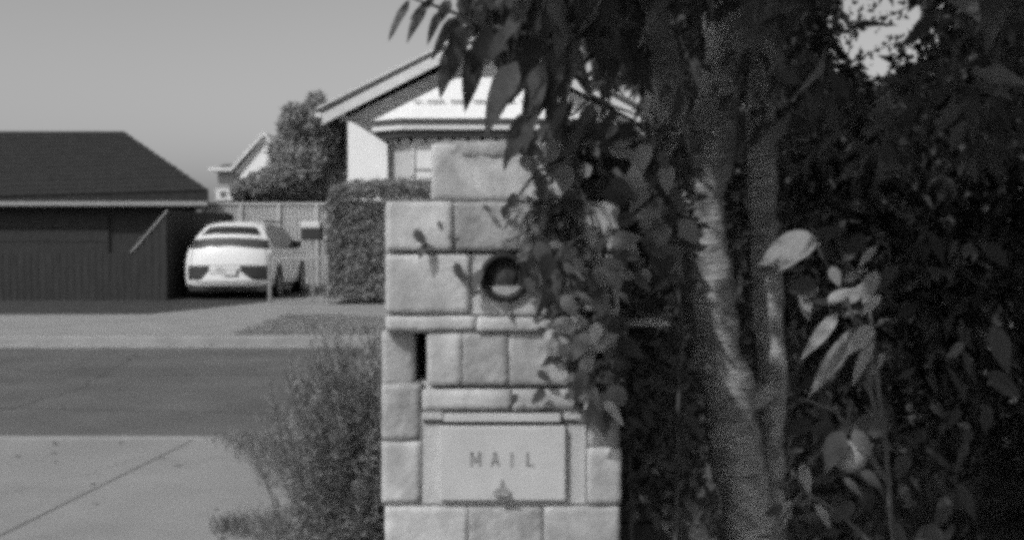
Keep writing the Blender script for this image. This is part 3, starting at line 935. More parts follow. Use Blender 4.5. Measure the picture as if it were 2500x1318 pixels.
# letters: strokes cut from thin bars
LT = []
def stroke(px0, py0, px1, py1, w=5.0):
    a = at(px0, py0, YP); b_ = at(px1, py1, YP); d = (b_ - a); nrm = Vector((-d.z, 0, d.x)).normalized() * (w / 2000)
    e_ = d.normalized() * (w / 2000) * .4
    pts = [a - nrm - e_, b_ - nrm + e_, b_ + nrm + e_, a + nrm - e_]
    LT[-1].slab([(p.x, YP - .0256, p.z) for p in pts], (0, .0022, 0))
T0, T1 = 1100, 1131
LT.append(MB()); stroke(1152, T1, 1152, T0, 6); stroke(1172, T1, 1172, T0, 6); stroke(1152, T0, 1162, T1 - 8, 4); stroke(1172, T0, 1162, T1 - 8, 4)
LT.append(MB()); stroke(1200, T1, 1209, T0, 5); stroke(1218, T1, 1209, T0, 5); stroke(1203, T1 - 9, 1215, T1 - 9, 4)
LT.append(MB()); stroke(1249, T1, 1249, T0, 6)
LT.append(MB()); stroke(1287, T1, 1287, T0, 6); stroke(1287, T1 - 1, 1302, T1 - 1, 5)
for l in LT: l.build('letter', M['letter'], box)
# pull knob: small scallop with a pointed top
kn = MB()
kc = at(1225, 1196, YP)
def fan(cx_, cz_, pts, y0, y1):
    base = [(cx_ + u / 1000, y0, cz_ + v / 1000) for u, v in pts]
    kn.slab(base, (0, y1 - y0, 0))
fan(kc.x, kc.z, [(-20, -6), (20, -6), (21, 2), (14, 10), (6, 13), (0, 34), (-6, 13), (-14, 10), (-21, 2)], YP - .0305, YP - .0242)
kn.build('pull', M['letter'], box, bevel=.002)
kn = MB(); fan(kc.x, kc.z, [(-19, -8), (19, -8), (21, 0), (-21, 0)], YP - .041, YP - .0306)
kn.build('pull_lip', M['letter'], box, bevel=.003)

# brick pier coloured dark for the shade under its slab, right of the pillar
px_ = at(1580, 775, 3.2)
br = empty('slab_topped_pier', (.33, 3.4, 0), 'low brick pier coloured dark for the shade under its pale slab, right of the pillar', 'pier')
za = at(1580, 790, 2.93).z
MB().box(.276, at(1640, 0, 2.93).x, 2.93, 3.78, za - .006, za + .001).build('slab_edge', M['slab'], br, bevel=.003)
MB().box(.278, at(1636, 0, 2.93).x, 2.945, 3.77, za + .0015, za + .006).build('slab', M['slab'], br, bevel=.004)
xa, xb_ = .285, .40
z = 0.0; r_i = 0
while z < za - .02:
    h = min(.076, za - .013 - z)
    x = xa - (.06 if r_i % 2 else 0)
    while x < xb_ - .005:
        MB().box(max(x, xa), min(x + .11, xb_), 3.27 + .003 * ((r_i * 7 + int(x * 50)) % 3), 3.70, z + .006, z + h).build('brick', M['shadebrick'], br)
        x += .118
    z += h; r_i += 1

# ================================================================== LEAVES
def leaf_mesh(name, m, L=1.0, W=.3, fold=.12, droop=.25, seg=6, twist=0.0, wavy=.0):
    """one curved leaf along +Y, midrib folded, length 1"""
    v, f = [], []
    for i in range(seg + 1):
        t = i / seg
        w = W * .5 * (math.sin(math.pi * min(1, t * 1.02) ** .72) ** .85 if 0 < t < 1 else .02)
        y = t * L; z = -droop * t * t
        tw = twist * t
        wz = wavy * math.sin(t * 9)
        for s in (-1, 0, 1):
            v.append((s * w * math.cos(tw), y, z + abs(s) * w * fold * 2 + s * w * math.sin(tw) + s * wz * w))
    for i in range(seg):
        for k in range(2):
            f.append((i * 3 + k, i * 3 + k + 1, (i + 1) * 3 + k + 1, (i + 1) * 3 + k))
    me = bpy.data.meshes.new(name); me.from_pydata(v, [], f); me.materials.append(m)
    me.polygons.foreach_set('use_smooth', [True] * len(f)); me.update()
    return me
long_d = [leaf_mesh('leaf', M['leafd'], W=w, droop=d, twist=t, wavy=.2) for w, d, t in ((.25, .15, .3), (.29, .3, -.4), (.21, .1, .6), (.31, .2, 0))]
oval_m = [leaf_mesh('leaf', M['leafm'], W=w, droop=d, twist=t) for w, d, t in ((.50, .15, .3), (.58, .3, -.3), (.44, .1, .2), (.62, .2, 0))]
oval_d = [leaf_mesh('leaf', M['leafd'], W=w, droop=d, twist=t) for w, d, t in ((.50, .15, .3), (.58, .3, -.3), (.44, .1, .2))]
oval_l = [leaf_mesh('leaf', M['lightleaf'], W=w, droop=d, twist=t) for w, d, t in ((.50, .15, .3), (.60, .3, -.3))]
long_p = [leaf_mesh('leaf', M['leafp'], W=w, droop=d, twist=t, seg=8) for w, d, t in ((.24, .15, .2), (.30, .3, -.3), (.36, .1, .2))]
def put_leaf(me, parent, base, tip, widthscale=1.0, roll=None):
    base, tip = Vector(base), Vector(tip)
    d = tip - base; L = d.length; d.normalize()
    up = Vector((random.gauss(0, .4), -1 + random.gauss(0, .4), .5)) if roll is None else Vector(roll)
    s = d.cross(up).normalized(); u = s.cross(d)
    m_ = Matrix((( s.x, d.x, u.x, 0), (s.y, d.y, u.y, 0), (s.z, d.z, u.z, 0), (0, 0, 0, 1)))
    o = bpy.data.objects.new('leaf', me)
    C.objects.link(o)
    o.parent = parent
    o.matrix_local = Matrix.Translation(base - ORG[parent.name]) @ m_ @ Matrix.Diagonal((L * widthscale, L, L, 1))
    return o

# --- overhanging tree: trunks to the right, a branch over the pillar
T = empty('overhanging_tree', (at(1850, 0, 3.5).x, 3.5, 0), 'pale barked tree leaning over the right of the pillar with long drooping dark leaves', 'tree')
def P3(px, py, Y): return at(px, py, Y)
def wob(pts, n=5, a=.006):
    out = []
    for i in range(len(pts) - 1):
        for k in range(n):
            p = pts[i].lerp(pts[i + 1], k / n)
            out.append(p + Vector(noise.noise_vector(p * 7)) * a)
    out.append(pts[-1]); return out
def lerp_r(rs, n=5):
    out = []
    for i in range(len(rs) - 1):
        for k in range(n): out.append(rs[i] + (rs[i + 1] - rs[i]) * k / n)
    out.append(rs[-1]); return out
def limb(name, pts, rs, m='bark', parent=None, seg=14, a=.006, jit=.25):
    return MB().tube(wob(pts, 6, a), lerp_r(rs, 6), seg, jit).build(name, M[m], parent or T, smooth=True)
base0 = Vector((P3(1860, 0, 3.5).x, 3.5, 0))
limb('trunk', [base0, P3(1838, 1330, 3.5), P3(1812, 1180, 3.5), P3(1780, 1000, 3.48), P3(1745, 850, 3.46), P3(1718, 690, 3.44), P3(1695, 560, 3.42), P3(1682, 450, 3.4)],
     [.10, .078, .072, .072, .076, .080, .084, .086], seg=20, jit=.35)
limb('branch', [P3(1690, 500, 3.4), P3(1650, 380, 3.38), P3(1628, 250, 3.35), P3(1600, 100, 3.3), P3(1570, -60, 3.2), P3(1500, -300, 3.0)], [.07, .062, .056, .052, .048, .04], seg=18, jit=.35)
limb('branch', [P3(1690, 500, 3.4), P3(1735, 390, 3.42), P3(1752, 250, 3.45), P3(1775, 80, 3.5), P3(1795, -200, 3.5), P3(1800, -500, 3.5)], [.074, .066, .062, .064, .06, .05], seg=18, jit=.35)
limb('branch', [P3(1640, 385, 3.32), P3(1658, 320, 3.30), P3(1680, 240, 3.28)], [.014, .011, .006], a=.003)
limb('branch', [Vector((P3(1895, 0, 3.62).x, 3.62, 0)), P3(1880, 1300, 3.62), P3(1880, 1080, 3.62), P3(1888, 950, 3.6), P3(1878, 800, 3.6), P3(1872, 660, 3.6), P3(1855, 400, 3.6), P3(1868, 160, 3.55), P3(1850, -100, 3.5), P3(1840, -500, 3.5)],
     [.055, .046, .042, .044, .042, .043, .044, .042, .04, .035], seg=16, jit=.3)
limb('branch', [P3(1780, 1015, 3.44), P3(1830, 985, 3.50), P3(1890, 955, 3.56)], [.034, .029, .026])
# branch over the pillar
BY = 2.62
limb('branch', [P3(1500, -60, 2.9), P3(1450, 60, 2.75), P3(1405, 100, BY), P3(1290, 82, BY - .02), P3(1180, 62, BY), P3(1080, 22, BY), P3(1000, -6, BY)], [.014, .009, .007, .006, .005, .004, .002], seg=8, a=.002, m='twig')
limb('branch', [P3(1405, 100, BY), P3(1425, 170, BY), P3(1445, 235, BY), P3(1500, 262, BY), P3(1572, 285, BY)], [.006, .006, .005, .004, .002], seg=8, a=.002, m='twig')
limb('branch', [P3(1445, 235, BY), P3(1400, 280, BY), P3(1340, 300, BY)], [.004, .003, .002], seg=6, a=.002, m='twig')
limb('branch', [P3(1480, 170, BY), P3(1494, 200, BY), P3(1486, 262, BY)], [.0015, .0015, .001], seg=5, a=.001, m='twig')

hand = [  # base, tip, width factor: leaves one can trace along the branch
    ((1000, 6), (940, 94), 1.0), ((1040, 10), (988, 96), 1.0), ((1075, 28), (1040, 104), 1.0), ((1120, 40), (1042, 135), 1.1), ((1160, 60), (1085, 150), 1.3),
    ((1108, 110), (1068, 236), 1.35), ((1168, 100), (1135, 272), 1.2), ((1130, 60), (1098, 190), 1.5), ((1200, 60), (1150, 190), 1.3),
    ((1262, 150), (1172, 318), 1.3), ((1310, 90), (1245, 250), 1.2), ((1330, 150), (1262, 365), 1.1), ((1370, 110), (1300, 290), 1.2),
    ((1100, 0), (1062, 60), 1.5), ((1180, 0), (1160, 90), 1.5), ((1230, 10), (1260, 130), 1.3), ((1290, 0), (1215, 110), 1.4), ((1350, 0), (1310, 120), 1.5),
    ((1060, 0), (1000, 40), .9), ((1000, 0), (960, 60), .8), ((1410, 120), (1350, 260), 1.3), ((1400, 240), (1325, 370), 1.2), ((1290, 270), (1235, 400), 1.2),
    ((1450, 250), (1400, 350), 1.1), ((1510, 270), (1440, 340), 1.1), ((1250, 60), (1180, 160), 1.5),
]
def strip(tx, ty):
    c = 1690 + (ty - 450) * .165
    return 440 < ty < 1320 and abs(tx - c) < 42 + 18 * noise.noise(Vector((3, ty / 50, 4)))
GAPS = [(3.33, strip),
        (3.56, lambda tx, ty: 650 < ty < 1120 and abs(tx - 1880) < 42),
        (2.98, lambda tx, ty: 1505 < tx < 1665 and 720 < ty < 805),
        (2.95, lambda tx, ty: (1840 < tx < 2010 and 560 < ty < 690) or (1935 < tx < 2160 and 660 < ty < 900)),
        (2.80, lambda tx, ty: 1330 < tx < 1570 and 490 < ty < 780 and noise.noise(Vector((tx / 70, ty / 70, 4))) > -.3),
        (2.78, lambda tx, ty: 1990 < tx < 2190 and 1030 < ty < 1200),
        (4.1, lambda tx, ty: 1590 < tx < 1720 and ty > 1190)]
def in_gap(p):
    """does this point stand between the sun and one of the sunlit patches"""
    for Yp, fn in GAPS:
        for dz in (-.015, -.08):
            t = (Yp - p[1]) / -SUN.y
            if t > .02:
                tx, ty = proj((p[0] - SUN.x * t, Yp, p[2] + dz - SUN.z * t))
                if fn(tx, ty): return True
    return False
cnt = 0
for (b_, t_, w) in hand:
    y = BY + random.uniform(-.08, .06)
    put_leaf(random.choice(long_d), T, P3(*b_, y), P3(*t_, y - random.uniform(-.02, .03)), w); cnt += 1
dense = [(1100, -40), (1580, -40), (1590, 330), (1480, 330), (1330, 400), (1250, 380), (1255, 260), (1210, 150), (1120, 60)]
holes = [[(1400, 110), (1420, 110), (1450, 225), (1436, 240)], [(1505, 205), (1545, 215), (1578, 285), (1500, 262)], [(1285, 130), (1320, 170), (1300, 240), (1258, 225)],
         [(1180, 175), (1215, 180), (1196, 215), (1180, 200)], [(1215, 250), (1250, 255), (1245, 300), (1205, 292)], [(1285, 275), (1310, 270), (1305, 305), (1280, 322)]]
def ok_hole(x, y, m=14):
    return not any(in_poly(x + a, y + b, h) for h in holes for a, b in ((0, 0), (m, 0), (-m, 0), (0, m), (0, -m), (0, -2 * m), (0, -3 * m), (m, -2 * m), (-m, -2 * m)))
tries = 0
while cnt < 290 and tries < 30000:
    tries += 1
    x, y = random.uniform(1090, 1600), random.uniform(-30, 400)
    if random.random() < .4: x, y = random.uniform(1080, 1330), random.uniform(-20, 180)
    L = random.uniform(60, 125); ang = R(random.gauss(112, 26))
    tx, ty = x + math.cos(ang) * L, y + math.sin(ang) * L
    if not (in_poly(x, y, dense) and in_poly(tx, ty, dense)): continue
    if not all(ok_hole(x + (tx - x) * k / 6, y + (ty - y) * k / 6) for k in range(7)): continue
    Y = random.uniform(2.5, 3.2)
    if in_gap(P3((x + tx) / 2, (y + ty) / 2, Y)): continue
    put_leaf(random.choice(long_d if random.random() < .93 else oval_m), T, P3(x, y, Y), P3(tx, ty, Y + random.uniform(-.04, .04)), random.uniform(.8, 1.35)); cnt += 1

# crown: everything above and around (joined leaves), the out-of-view part added for shade
def sample_cloud(nwant, fn_point, accept, Lr, parent, m, name, down=.6, wr=.33):
    P = []; tr = 0
    while len(P) < nwant and tr < nwant * 30:
        tr += 1
        p = fn_point()
        if accept(p): P.append(p)
    P = np.array(P); n = len(P)
    D = unit(n) * .8 + np.array([0, 0, -down])
    L = rng.uniform(*Lr, n)
    Nn = unit(n) + np.array([0, -.4, .6])
    return cloud(name, P, D, Nn, L, L * wr, m, parent)
skyf = [(1990, -60), (2330, -60), (2340, 170), (2180, 240), (2010, 230), (1985, 90)]
skyg = [(2045, -20), (2120, -40), (2180, -30), (2215, 20), (2280, 60), (2250, 120), (2190, 150), (2150, 200), (2110, 190), (2095, 150), (2050, 170), (2035, 110), (2055, 60)]
pill_keep = [(880, 330), (1290, 330), (1300, 480), (1330, 640), (1360, 800), (1470, 960), (1530, 1100), (1530, 1400), (300, 1400), (300, 330)]
leftclear = [(300, -100), (1075, -100), (1130, 60), (1180, 200), (1240, 330), (300, 500)]
def shadow_hits_pillar(p):
    """where the point's shadow falls on the pillar front plane"""
    t = (YP - p[1]) / -SUN.y
    x = p[0] - SUN.x * t; z = p[2] - SUN.z * t
    return x, z
def acc_canopy(p):
    if p[2] < .4 or p[1] < .9: return False
    x, y = proj(p)
    if in_poly(x, y, skyg) or in_poly(x - 20, y + 35, skyg) or in_poly(x, y + 70, skyg): return False
    if in_poly(x, y, skyf) and rng.random() < .6: return False
    if -160 < x < 1125 + max(0, y) * .4 and y > -25: return False
    if in_poly(x, y, pill_keep) or in_poly(x, y, leftclear): return False
    if not ok_hole(x, y, 28): return False
    if 1100 < x < 1640 and 330 < y: return False
    if p[1] < YP and p[1] < 2.2 and y > -30: return False
    if in_gap(p): return False
    if 1585 < x < 1905 and 0 < y < 1300 and p[1] < 3.3 and rng.random() < .9: return False
    # leave the pillar in the sun: shade only its right shoulder
    if p[1] < YP:
        sx, sz = shadow_hits_pillar(p)
        lim = .12 if sz > 1.45 else (.16 if sz > 1.2 else .32)
        lim += .05 * noise.noise(Vector((sz * 6, 1, 2)))
        if sz > .2 and sx < lim and rng.random() < (.985 if sx < lim - .16 else .93): return False
    return True
def pt_canopy():
    while True:
        q = rng.uniform(-1, 1, 3)
        if (q ** 2).sum() < 1: break
    return np.array([1.5, 3.2, 2.9]) + q * np.array([2.2, 2.9, 1.25])
sample_cloud(25000, pt_canopy, acc_canopy, (.07, .14), T, M['mass'], 'crown')

def pt_over_shade():
    while True:
        q = rng.uniform(-1, 1, 3)
        if (q ** 2).sum() < 1: break
    return np.array([-.05, 2.0, 2.65]) + q * np.array([.85, .8, .5])
sample_cloud(3600, pt_over_shade, acc_canopy, (.07, .13), T, M['mass'], 'crown')  # unseen leaves added above the view to shade the hanging leaves
def pt_shade():
    q = P3(random.uniform(1540, 1920), random.uniform(-120, 425), 3.35) + SUN * random.uniform(.45, 1.7)
    return np.array(tuple(q))
sample_cloud(2600, pt_shade, acc_canopy, (.07, .12), T, M['mass'], 'crown')  # unseen leaves added towards the sun to shade the upper trunk
# fine twigs and small leaves across the gap of sky
tw = [[(2240, 90), (2120, 130), (2050, 210)], [(2100, 20), (2075, 100), (2060, 180)], [(2230, 10), (2120, 60), (2040, 70)]]
sl = []
for pts in tw:
    pp = wob([P3(x, y, 3.6) for x, y in pts], 6, .006)
    MB().tube(pp, .0022, 5).build('twig', M['twig'], T)
    for p in pp:
        for k in range(5): sl.append(tuple(p + Vector((random.gauss(0, .018), random.gauss(0, .03), random.gauss(0, .018)))))
for k in range(260):
    x, y = random.uniform(1990, 2320), random.uniform(-20, 240)
    if not in_poly(x, y, skyg): sl.append(tuple(P3(x, y, 3.7)))
sl = np.array(sl); n = len(sl); L = rng.uniform(.012, .03, n)
cloud('small_leaves', sl, unit(n), unit(n) + np.array([0, -1, 0]), L, L * .6, M['leafd'], T)

# --- dark trees and shrubs filling the background on the right
def backtree(c, r, n, label, Lr=(.07, .13), m='mass', cat='tree', nm='garden_tree', trunk=True):
    t = empty(nm, (c[0], c[1], 0), label, cat, 'dark trees behind the pillar')
    def fn():
        while True:
            q = rng.uniform(-1, 1, 3)
            if (q ** 2).sum() < 1: break
        return np.array(c) + q * np.array(r)
    def acc(p):
        if p[2] < .05: return False
        x, y = proj(p)
        if in_poly(x, y, skyg) or in_poly(x, y + 45, skyg): return False
        if in_poly(x, y, skyf) and rng.random() < .6: return False
        if x < 1500 and y > 200: return False
        if x < 1420: return False
        if not ok_hole(x, y, 30): return False
        return True
    sample_cloud(n, fn, acc, Lr, t, M[m], 'crown', .5, .4)
    if trunk:
        MB().tube(wob([Vector((c[0], c[1], 0)), Vector((c[0] + .05, c[1], c[2] * .6)), Vector((c[0] - .05, c[1], c[2]))], 5, .03), lerp_r([.09, .07, .03], 5), 10, .3).build('trunk', M['bark2'], t, smooth=True)
    return t
backtree((1.35, 5.6, 1.9), (1.05, 1.0, 1.9), 17000, 'dense dark tree directly behind the pale forked trunk')
backtree((2.75, 6.3, 1.6), (1.15, 1.2, 1.55), 15000, 'dense dark tree under the gap of sky at upper right')
backtree((1.5, 9.0, 2.4), (1.5, 1.4, 2.6), 14000, 'taller dark tree deepest behind the pillar, its crown meeting the top edge', (.10, .18))
backtree((3.6, 4.6, 1.7), (1.2, 1.3, 1.9), 12000, 'dark tree at the far right beside the broad leaved shrub')

# --- small leaved climber over the right shoulder of the pillar
CL = empty('leafy_climber', (at(1500, 0, 3.0).x, 3.0, 0), 'tangled climber with small oval leaves spilling over the right side of the pillar', 'climber')
def clpt(x, y, Y): return P3(x, y, Y)
for pts in ([(1545, 1500), (1538, 1150), (1525, 900), (1490, 700), (1440, 520), (1380, 380)],
            [(1640, 1500), (1655, 1100), (1660, 760), (1620, 480), (1570, 300)],
            [(1440, 520), (1360, 520), (1290, 560), (1235, 590)],
            [(1500, 700), (1420, 760), (1390, 860), (1400, 960)],
            [(1400, 400), (1310, 420), (1250, 500), (1232, 560)]):
    Y = random.uniform(2.84, 2.88)
    pp = [clpt(x, y, 2.86 if x < 1512 else 3.05) for x, y in pts]
    MB().tube(wob(pp, 5, .006), [.006 * (1 - .6 * i / (len(pp) * 5 - 5 + 1)) for i in range((len(pp) - 1) * 5 + 1)], 6).build('stem', M['twig'], CL)
climb = [(1235, 350), (1300, 320), (1500, 300), (1640, 330), (1665, 560), (1650, 720), (1520, 800), (1480, 1010), (1420, 1000), (1390, 880), (1340, 790), (1325, 660), (1290, 610), (1270, 480)]
cnt = 0; tries = 0
leaf_and_shadow_spots = [((1180, 500), (1200, 520)), ((1012, 560), (1040, 600)), ((1042, 595), (1022, 632)), ((1070, 540), (1082, 565)), ((1112, 640), (1130, 690)), ((1150, 722), (1182, 706)),  # dark leaves, some standing in for leaf shadows on the pillar
         ((1178, 655), (1150, 712)), ((1296, 612), (1320, 706)), ((1285, 625), (1315, 690)), ((1312, 905), (1345, 930)), ((1385, 905), (1420, 940)), ((1110, 590), (1125, 575)),
         ((1235, 500), (1228, 540)), ((1260, 470), (1235, 515)), ((1262, 960), (1250, 990)), ((1330, 950), (1300, 985)), ((1400, 960), (1440, 990)), ((1230, 735), (1238, 770)),
         ((1290, 600), (1330, 650)), ((1300, 660), (1290, 720))]
for a_, b_ in leaf_and_shadow_spots:
    put_leaf(random.choice(oval_d), CL, P3(*a_, YP - random.uniform(.02, .035)), P3(*b_, YP - random.uniform(.025, .05)), 1.0); cnt += 1
while cnt < 292 and tries < 20000:
    tries += 1
    x, y = random.uniform(1200, 1680), random.uniform(300, 1020)
    if not in_poly(x, y, climb): continue
    if x < 1300 and random.random() < .35: continue
    L = random.uniform(34, 88); ang = R(random.gauss(90, 60))
    tx, ty = x + math.cos(ang) * L, y + math.sin(ang) * L
    if math.hypot(tx - 1232, ty - 676) < 62 or math.hypot(x - 1232, y - 676) < 62: continue
    if x < 1512 and y > 480: Y = random.uniform(2.62, 2.87)
    else: Y = random.uniform(2.65, 3.2)
    if 1490 < x < 1655 and 690 < y < 800: continue
    if 1490 < tx < 1655 and 725 < ty < 800: continue
    if not ok_hole((x + tx) / 2, (y + ty) / 2): continue
    if in_gap(P3((x + tx) / 2, (y + ty) / 2, Y)): continue
    rr = random.random(); pool = oval_l if rr < .30 else (oval_m if rr < .62 else oval_d)
    put_leaf(random.choice(pool), CL, P3(x, y, Y), P3(tx, ty, Y + random.uniform(-.03, .03)), random.uniform(.8, 1.2), roll=(random.gauss(0, .8), -1, random.gauss(.3, .6))); cnt += 1
P = []
while len(P) < 5200:
    x, y = random.uniform(1290, 1700), random.uniform(300, 1250)
    if not (in_poly(x, y, climb) or (x > 1520 + max(0, 30 * math.sin(y / 60)) and not (1480 < x < 1665 and 670 < y < 806))): continue
    if not ok_hole(x, y) : continue
    if x < 1380 and y > 400 and random.random() < .6: continue
    Y = random.uniform(2.8, 2.88) if (x < 1512 and y > 480) else random.uniform(2.95, 3.9)
    if in_gap(P3(x, y, Y)): continue
    P.append(P3(x, y, Y))
P = np.array([tuple(p) for p in P]); n = len(P)
L = rng.uniform(.025, .06, n)
cloud('foliage', P, unit(n) + np.array([0, 0, -.5]), unit(n) + np.array([0, -1, .4]), L, L * .5, M['mass'], CL)

# --- broad leaved shrub at the right with pale catching leaves and one fruit
BS = empty('broad_leaved_shrub', (at(2100, 0, 3.0).x, 3.0, 0), 'shrub with long pale drooping leaves and one pale round fruit, right of the tree trunks', 'shrub')
for pts in ([(2200, 1500), (2160, 1100), (2080, 760), (1990, 590)], [(2160, 1100), (2140, 900), (2120, 700), (2070, 640)], [(2200, 1400), (2060, 1260), (1960, 1200), (1890, 1300)], [(2170, 1180), (2040, 1000), (1950, 975)], [(2170, 1100), (2130, 1010), (2045, 1060), (1920, 1180)]):
    pp = [P3(x, y, 2.95) for x, y in pts]
    MB().tube(wob(pp, 5, .008), [.008 * (1 - .7 * i / (len(pp) * 5 - 4)) for i in range((len(pp) - 1) * 5 + 1)], 7).build('stem', M['twig'], BS)
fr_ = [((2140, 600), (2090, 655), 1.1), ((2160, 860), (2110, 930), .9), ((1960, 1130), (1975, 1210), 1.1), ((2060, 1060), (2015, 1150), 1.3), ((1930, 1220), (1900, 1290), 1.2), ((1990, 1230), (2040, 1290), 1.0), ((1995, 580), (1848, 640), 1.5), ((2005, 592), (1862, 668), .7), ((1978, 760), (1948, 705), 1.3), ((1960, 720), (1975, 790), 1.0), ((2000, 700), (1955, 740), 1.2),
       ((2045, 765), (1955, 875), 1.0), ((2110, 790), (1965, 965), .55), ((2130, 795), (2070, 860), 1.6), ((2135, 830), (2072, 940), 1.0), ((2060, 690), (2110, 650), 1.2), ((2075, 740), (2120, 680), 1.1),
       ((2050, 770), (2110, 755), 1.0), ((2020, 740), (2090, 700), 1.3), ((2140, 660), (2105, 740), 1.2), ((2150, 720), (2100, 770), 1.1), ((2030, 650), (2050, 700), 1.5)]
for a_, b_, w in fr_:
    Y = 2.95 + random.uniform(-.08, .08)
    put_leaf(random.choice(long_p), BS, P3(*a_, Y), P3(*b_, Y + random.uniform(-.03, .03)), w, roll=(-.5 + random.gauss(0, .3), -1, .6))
for i in range(120):
    x, y = random.uniform(1880, 2420), random.uniform(520, 1330)
    if random.random() < .5: y = random.uniform(950, 1330)
    if x < 1960 and y < 1150: continue
    L = random.choice((35, 50, 60, 80, 110)) * random.uniform(.8, 1.2); ang = R(random.gauss(110, 50)); Y = random.uniform(2.9, 3.5)
    put_leaf(random.choice(long_d + long_d + oval_d + oval_m[:1]), BS, P3(x, y, Y), P3(x + math.cos(ang) * L, y + math.sin(ang) * L, Y), random.uniform(.8, 1.5), roll=(random.gauss(0, .8), -1, random.gauss(.3, .6)))
fc = P3(2075, 1112, 2.78)
fm = MB().lathe(fc, (0.25, 0, 1), [(.0005, -.034)] + [(.040 * math.cos(g), .038 * math.sin(g)) for g in [R(a) for a in range(-78, 79, 6)]] + [(.0005, .036)], 36)
fm.v = [tuple(Vector(v) + (Vector(v) - fc) * (.10 * noise.noise(Vector(v) * 16) + .035 * noise.noise(Vector(v) * 70))) for v in fm.v]
fm.build('fruit', M['fruit'], BS, smooth=True)
MB().tube([fc + Vector((.008, 0, .034)), fc + Vector((.015, .01, .07)), P3(2125, 1015, 2.9)], [.003, .0025, .003], 6).build('fruit_stalk', M['twig'], BS)
for (a_, b_, w, yy) in (((2058, 1050), (2012, 1150), .9, 2.73), ((2085, 1045), (2128, 1120), .9, 2.73), ((2050, 1075), (2075, 1010), .8, 2.8), ((2100, 1150), (2165, 1195), .9, 2.75), ((2120, 1060), (2180, 1030), .9, 2.8), ((2060, 1165), (2110, 1215), .7, 2.76)):
    put_leaf(random.choice(oval_m), BS, P3(*a_, yy), P3(*b_, yy), w, roll=(random.gauss(0, .5), -1, .3))

# stalks, and leaves coloured pale for sunlit bits low down behind the pillar
DS = empty('sun_patch_leaves', (at(1640, 0, 4.2).x, 4.2, 0), 'clump of leaves coloured pale as sunlit bits low down between the pillar and the trunk', 'plant')
for i in range(70):
    x, y = random.gauss(1650, 55), random.uniform(1190, 1500)
    Y = random.uniform(3.9, 4.5); L = random.uniform(35, 90); ang = R(random.gauss(-90, 40))
    put_leaf(random.choice(long_p + oval_m), DS, P3(x, y, Y), P3(x + math.cos(ang) * L, y + math.sin(ang) * L, Y), random.uniform(.7, 1.4), roll=(random.gauss(0, .8), -.6, 1))
for (a_, b_) in (((1525, 1260), (1600, 1120)), ((1700, 1120), (1745, 1290)), ((1715, 1180), (1760, 1320)), ((1650, 1350), (1640, 1200))):
    MB().tube([P3(*a_, 3.9), P3(*b_, 3.9)], .0025, 5).build('stalk', M['leafp'], DS)

# --- grey green needle shrub left of the pillar
RS = empty('needle_shrub', (-.47, 3.85, 0), 'wispy grey green shrub of fine needles growing against the left of the pillar', 'shrub')
Ps, Ds = [], []
st = MB()
outline = [(770, 790), (925, 760), (945, 900), (945, 1400), (660, 1400), (610, 1300), (660, 1250), (700, 1230), (735, 1190), (590, 1130), (610, 1050), (640, 950), (700, 870)]
ns = 0; tr = 0
while ns < 430 and tr < 6000:
    tr += 1
    tipx = random.uniform(500, 950) if random.random() < .4 else random.gauss(840, 75)
    tipy = random.uniform(780, 1330)
    if not in_poly(tipx, tipy, outline): continue
    if tipy < 900 and random.random() < .55: continue
    Y = random.uniform(3.55, 4.25)
    tip = P3(tipx, tipy, Y)
    b0 = Vector((random.uniform(-.62, -.36), random.uniform(3.7, 4.1), random.uniform(0, .25)))
    if tipy > 1230 and tipx < 760: b0 = Vector((tip.x + .25, Y, 0.02))
    mid = b0.lerp(tip, .5) + Vector((random.gauss(.03, .03), random.gauss(0, .03), random.uniform(.0, .10)))
    pts = [b0 * (1 - t) ** 2 + mid * 2 * t * (1 - t) + tip * t * t for t in [k / 9 for k in range(10)]]
    st.tube(pts, [.0035 - .00028 * k for k in range(10)], 4)
    for k in range(95):
        t = random.uniform(.28, 1.0) ** .8
        f = t * 9; i = min(8, int(f)); p = pts[i].lerp(pts[i + 1], f - i)
        d = (pts[i + 1] - pts[i]).normalized()
        Ps.append(tuple(p)); Ds.append(tuple(d * .9 + Vector((random.gauss(0, .6), random.gauss(0, .6), random.gauss(.15, .5)))))
    ns += 1
n = len(Ps)
P = np.array(Ps); 
px = np.array([proj(p) for p in P])
keep = ~((px[:, 0] > 938) & (P[:, 1] < 2.95))
P = P[keep]; D = np.array(Ds)[keep]; n = len(P)
L = rng.uniform(.02, .045, n)
cloud('foliage', P, D, unit(n), L, L * .11, M['rosemary'], RS)
kind(st.build('twigs', M['twig'], RS), 'stuff')
# inner depth: fuller needles in the heart of the bush
n = 11000
c1, d1 = blob_pts((-.50, 3.95, .62), (.27, .30, .50), n, .2)
keep = c1[:, 2] > .02
c1, d1 = c1[keep], d1[keep]; n = len(c1)
L = rng.uniform(.02, .05, n)
cloud('inner_foliage', c1, d1 + unit(n), unit(n), L, L * .2, M['rosemary'], RS)
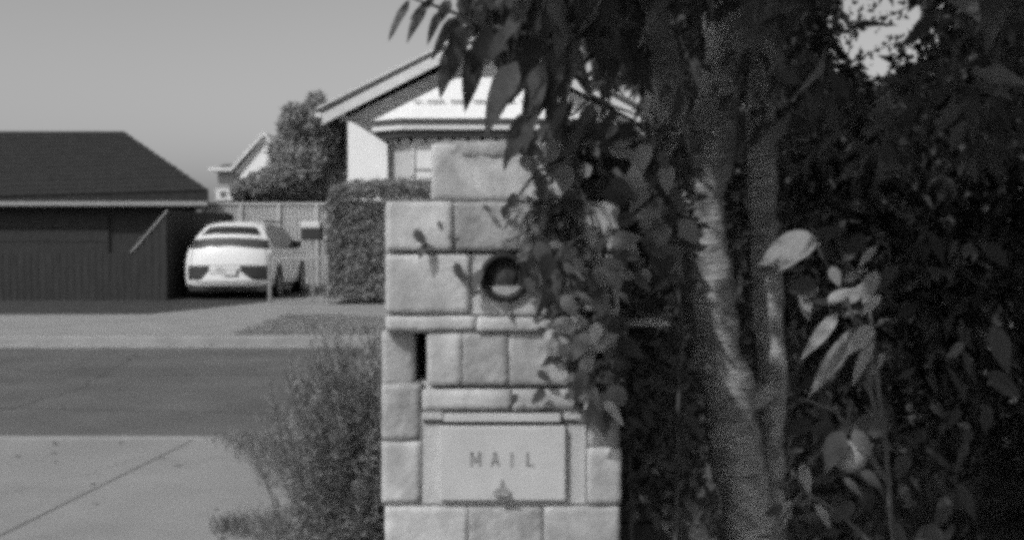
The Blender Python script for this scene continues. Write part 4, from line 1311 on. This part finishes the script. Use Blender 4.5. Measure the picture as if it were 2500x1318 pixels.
# path edge tufts; the first run stands in for a shadow streak
gt = []
for i in range(1500):
    t = random.random() ** .7
    a = on_ground(510 + 330 * t, 1292 + random.gauss(0, 8 + 22 * t)); gt.append((a.x, a.y, 0.0))
for i in range(2600):
    t = random.random()
    a = e0.lerp(e1, t) + Vector((random.gauss(.10, .10), 0, 0)); gt.append((a.x, a.y, 0))
for i in range(9000):
    y = random.uniform(3.0, 8.3); x = random.uniform(-1.9 + (8.3 - y) * .3, -.1)
    if noise.noise(Vector((x * 2, y * 2, 3))) < -.15: continue
    gt.append((x, y, 0))
gt = np.array(gt); n = len(gt)
tag(cloud('ground_cover', gt, np.stack([rng.normal(0, .5, n), rng.normal(0, .5, n), np.ones(n)], 1), unit(n), rng.uniform(.03, .10, n), np.full(n, .008), M['rosemary']), 'scrappy low ground cover along the path edge', 'ground cover')
fl = []
for i in range(120):
    u = random.random()
    if u < .35: fl.append((random.uniform(-5, -1.3), random.gauss(YN + .25, .15), -.115))
    elif u < .6: fl.append((random.uniform(-9, 0), random.gauss(YF - .45, .12), -.107))
    elif u < .85: fl.append((random.uniform(-4, -1.2), random.uniform(4.8, 8.3), .006))
    else: fl.append((random.uniform(-7, 0), random.uniform(9, 16), -.115))
fl = np.array(fl); n = len(fl)
tag(cloud('fallen_leaves', fl, np.stack([rng.normal(0, 1, n), rng.normal(0, 1, n), rng.uniform(.0, .3, n)], 1), unit(n) * .3 + np.array([0, 0, 1]), rng.uniform(.03, .07, n), rng.uniform(.015, .03, n), M['leafd']), 'dry leaves fallen on the footpath, gutter and road', 'fallen leaves')
# leaf litter in the garden on the right
gt = np.stack([rng.uniform(.35, 5, 9000), rng.uniform(3, 8.3, 9000), np.full(9000, .004)], 1); n = len(gt)
tag(cloud('leaf_litter', gt, np.stack([rng.normal(0, 1, n), rng.normal(0, 1, n), rng.uniform(0, .4, n)], 1), unit(n) * .3 + np.array([0, 0, 1]), rng.uniform(.03, .08, n), rng.uniform(.015, .03, n), M['leafm']), 'fallen leaves on the soil behind the pillar', 'leaf litter')
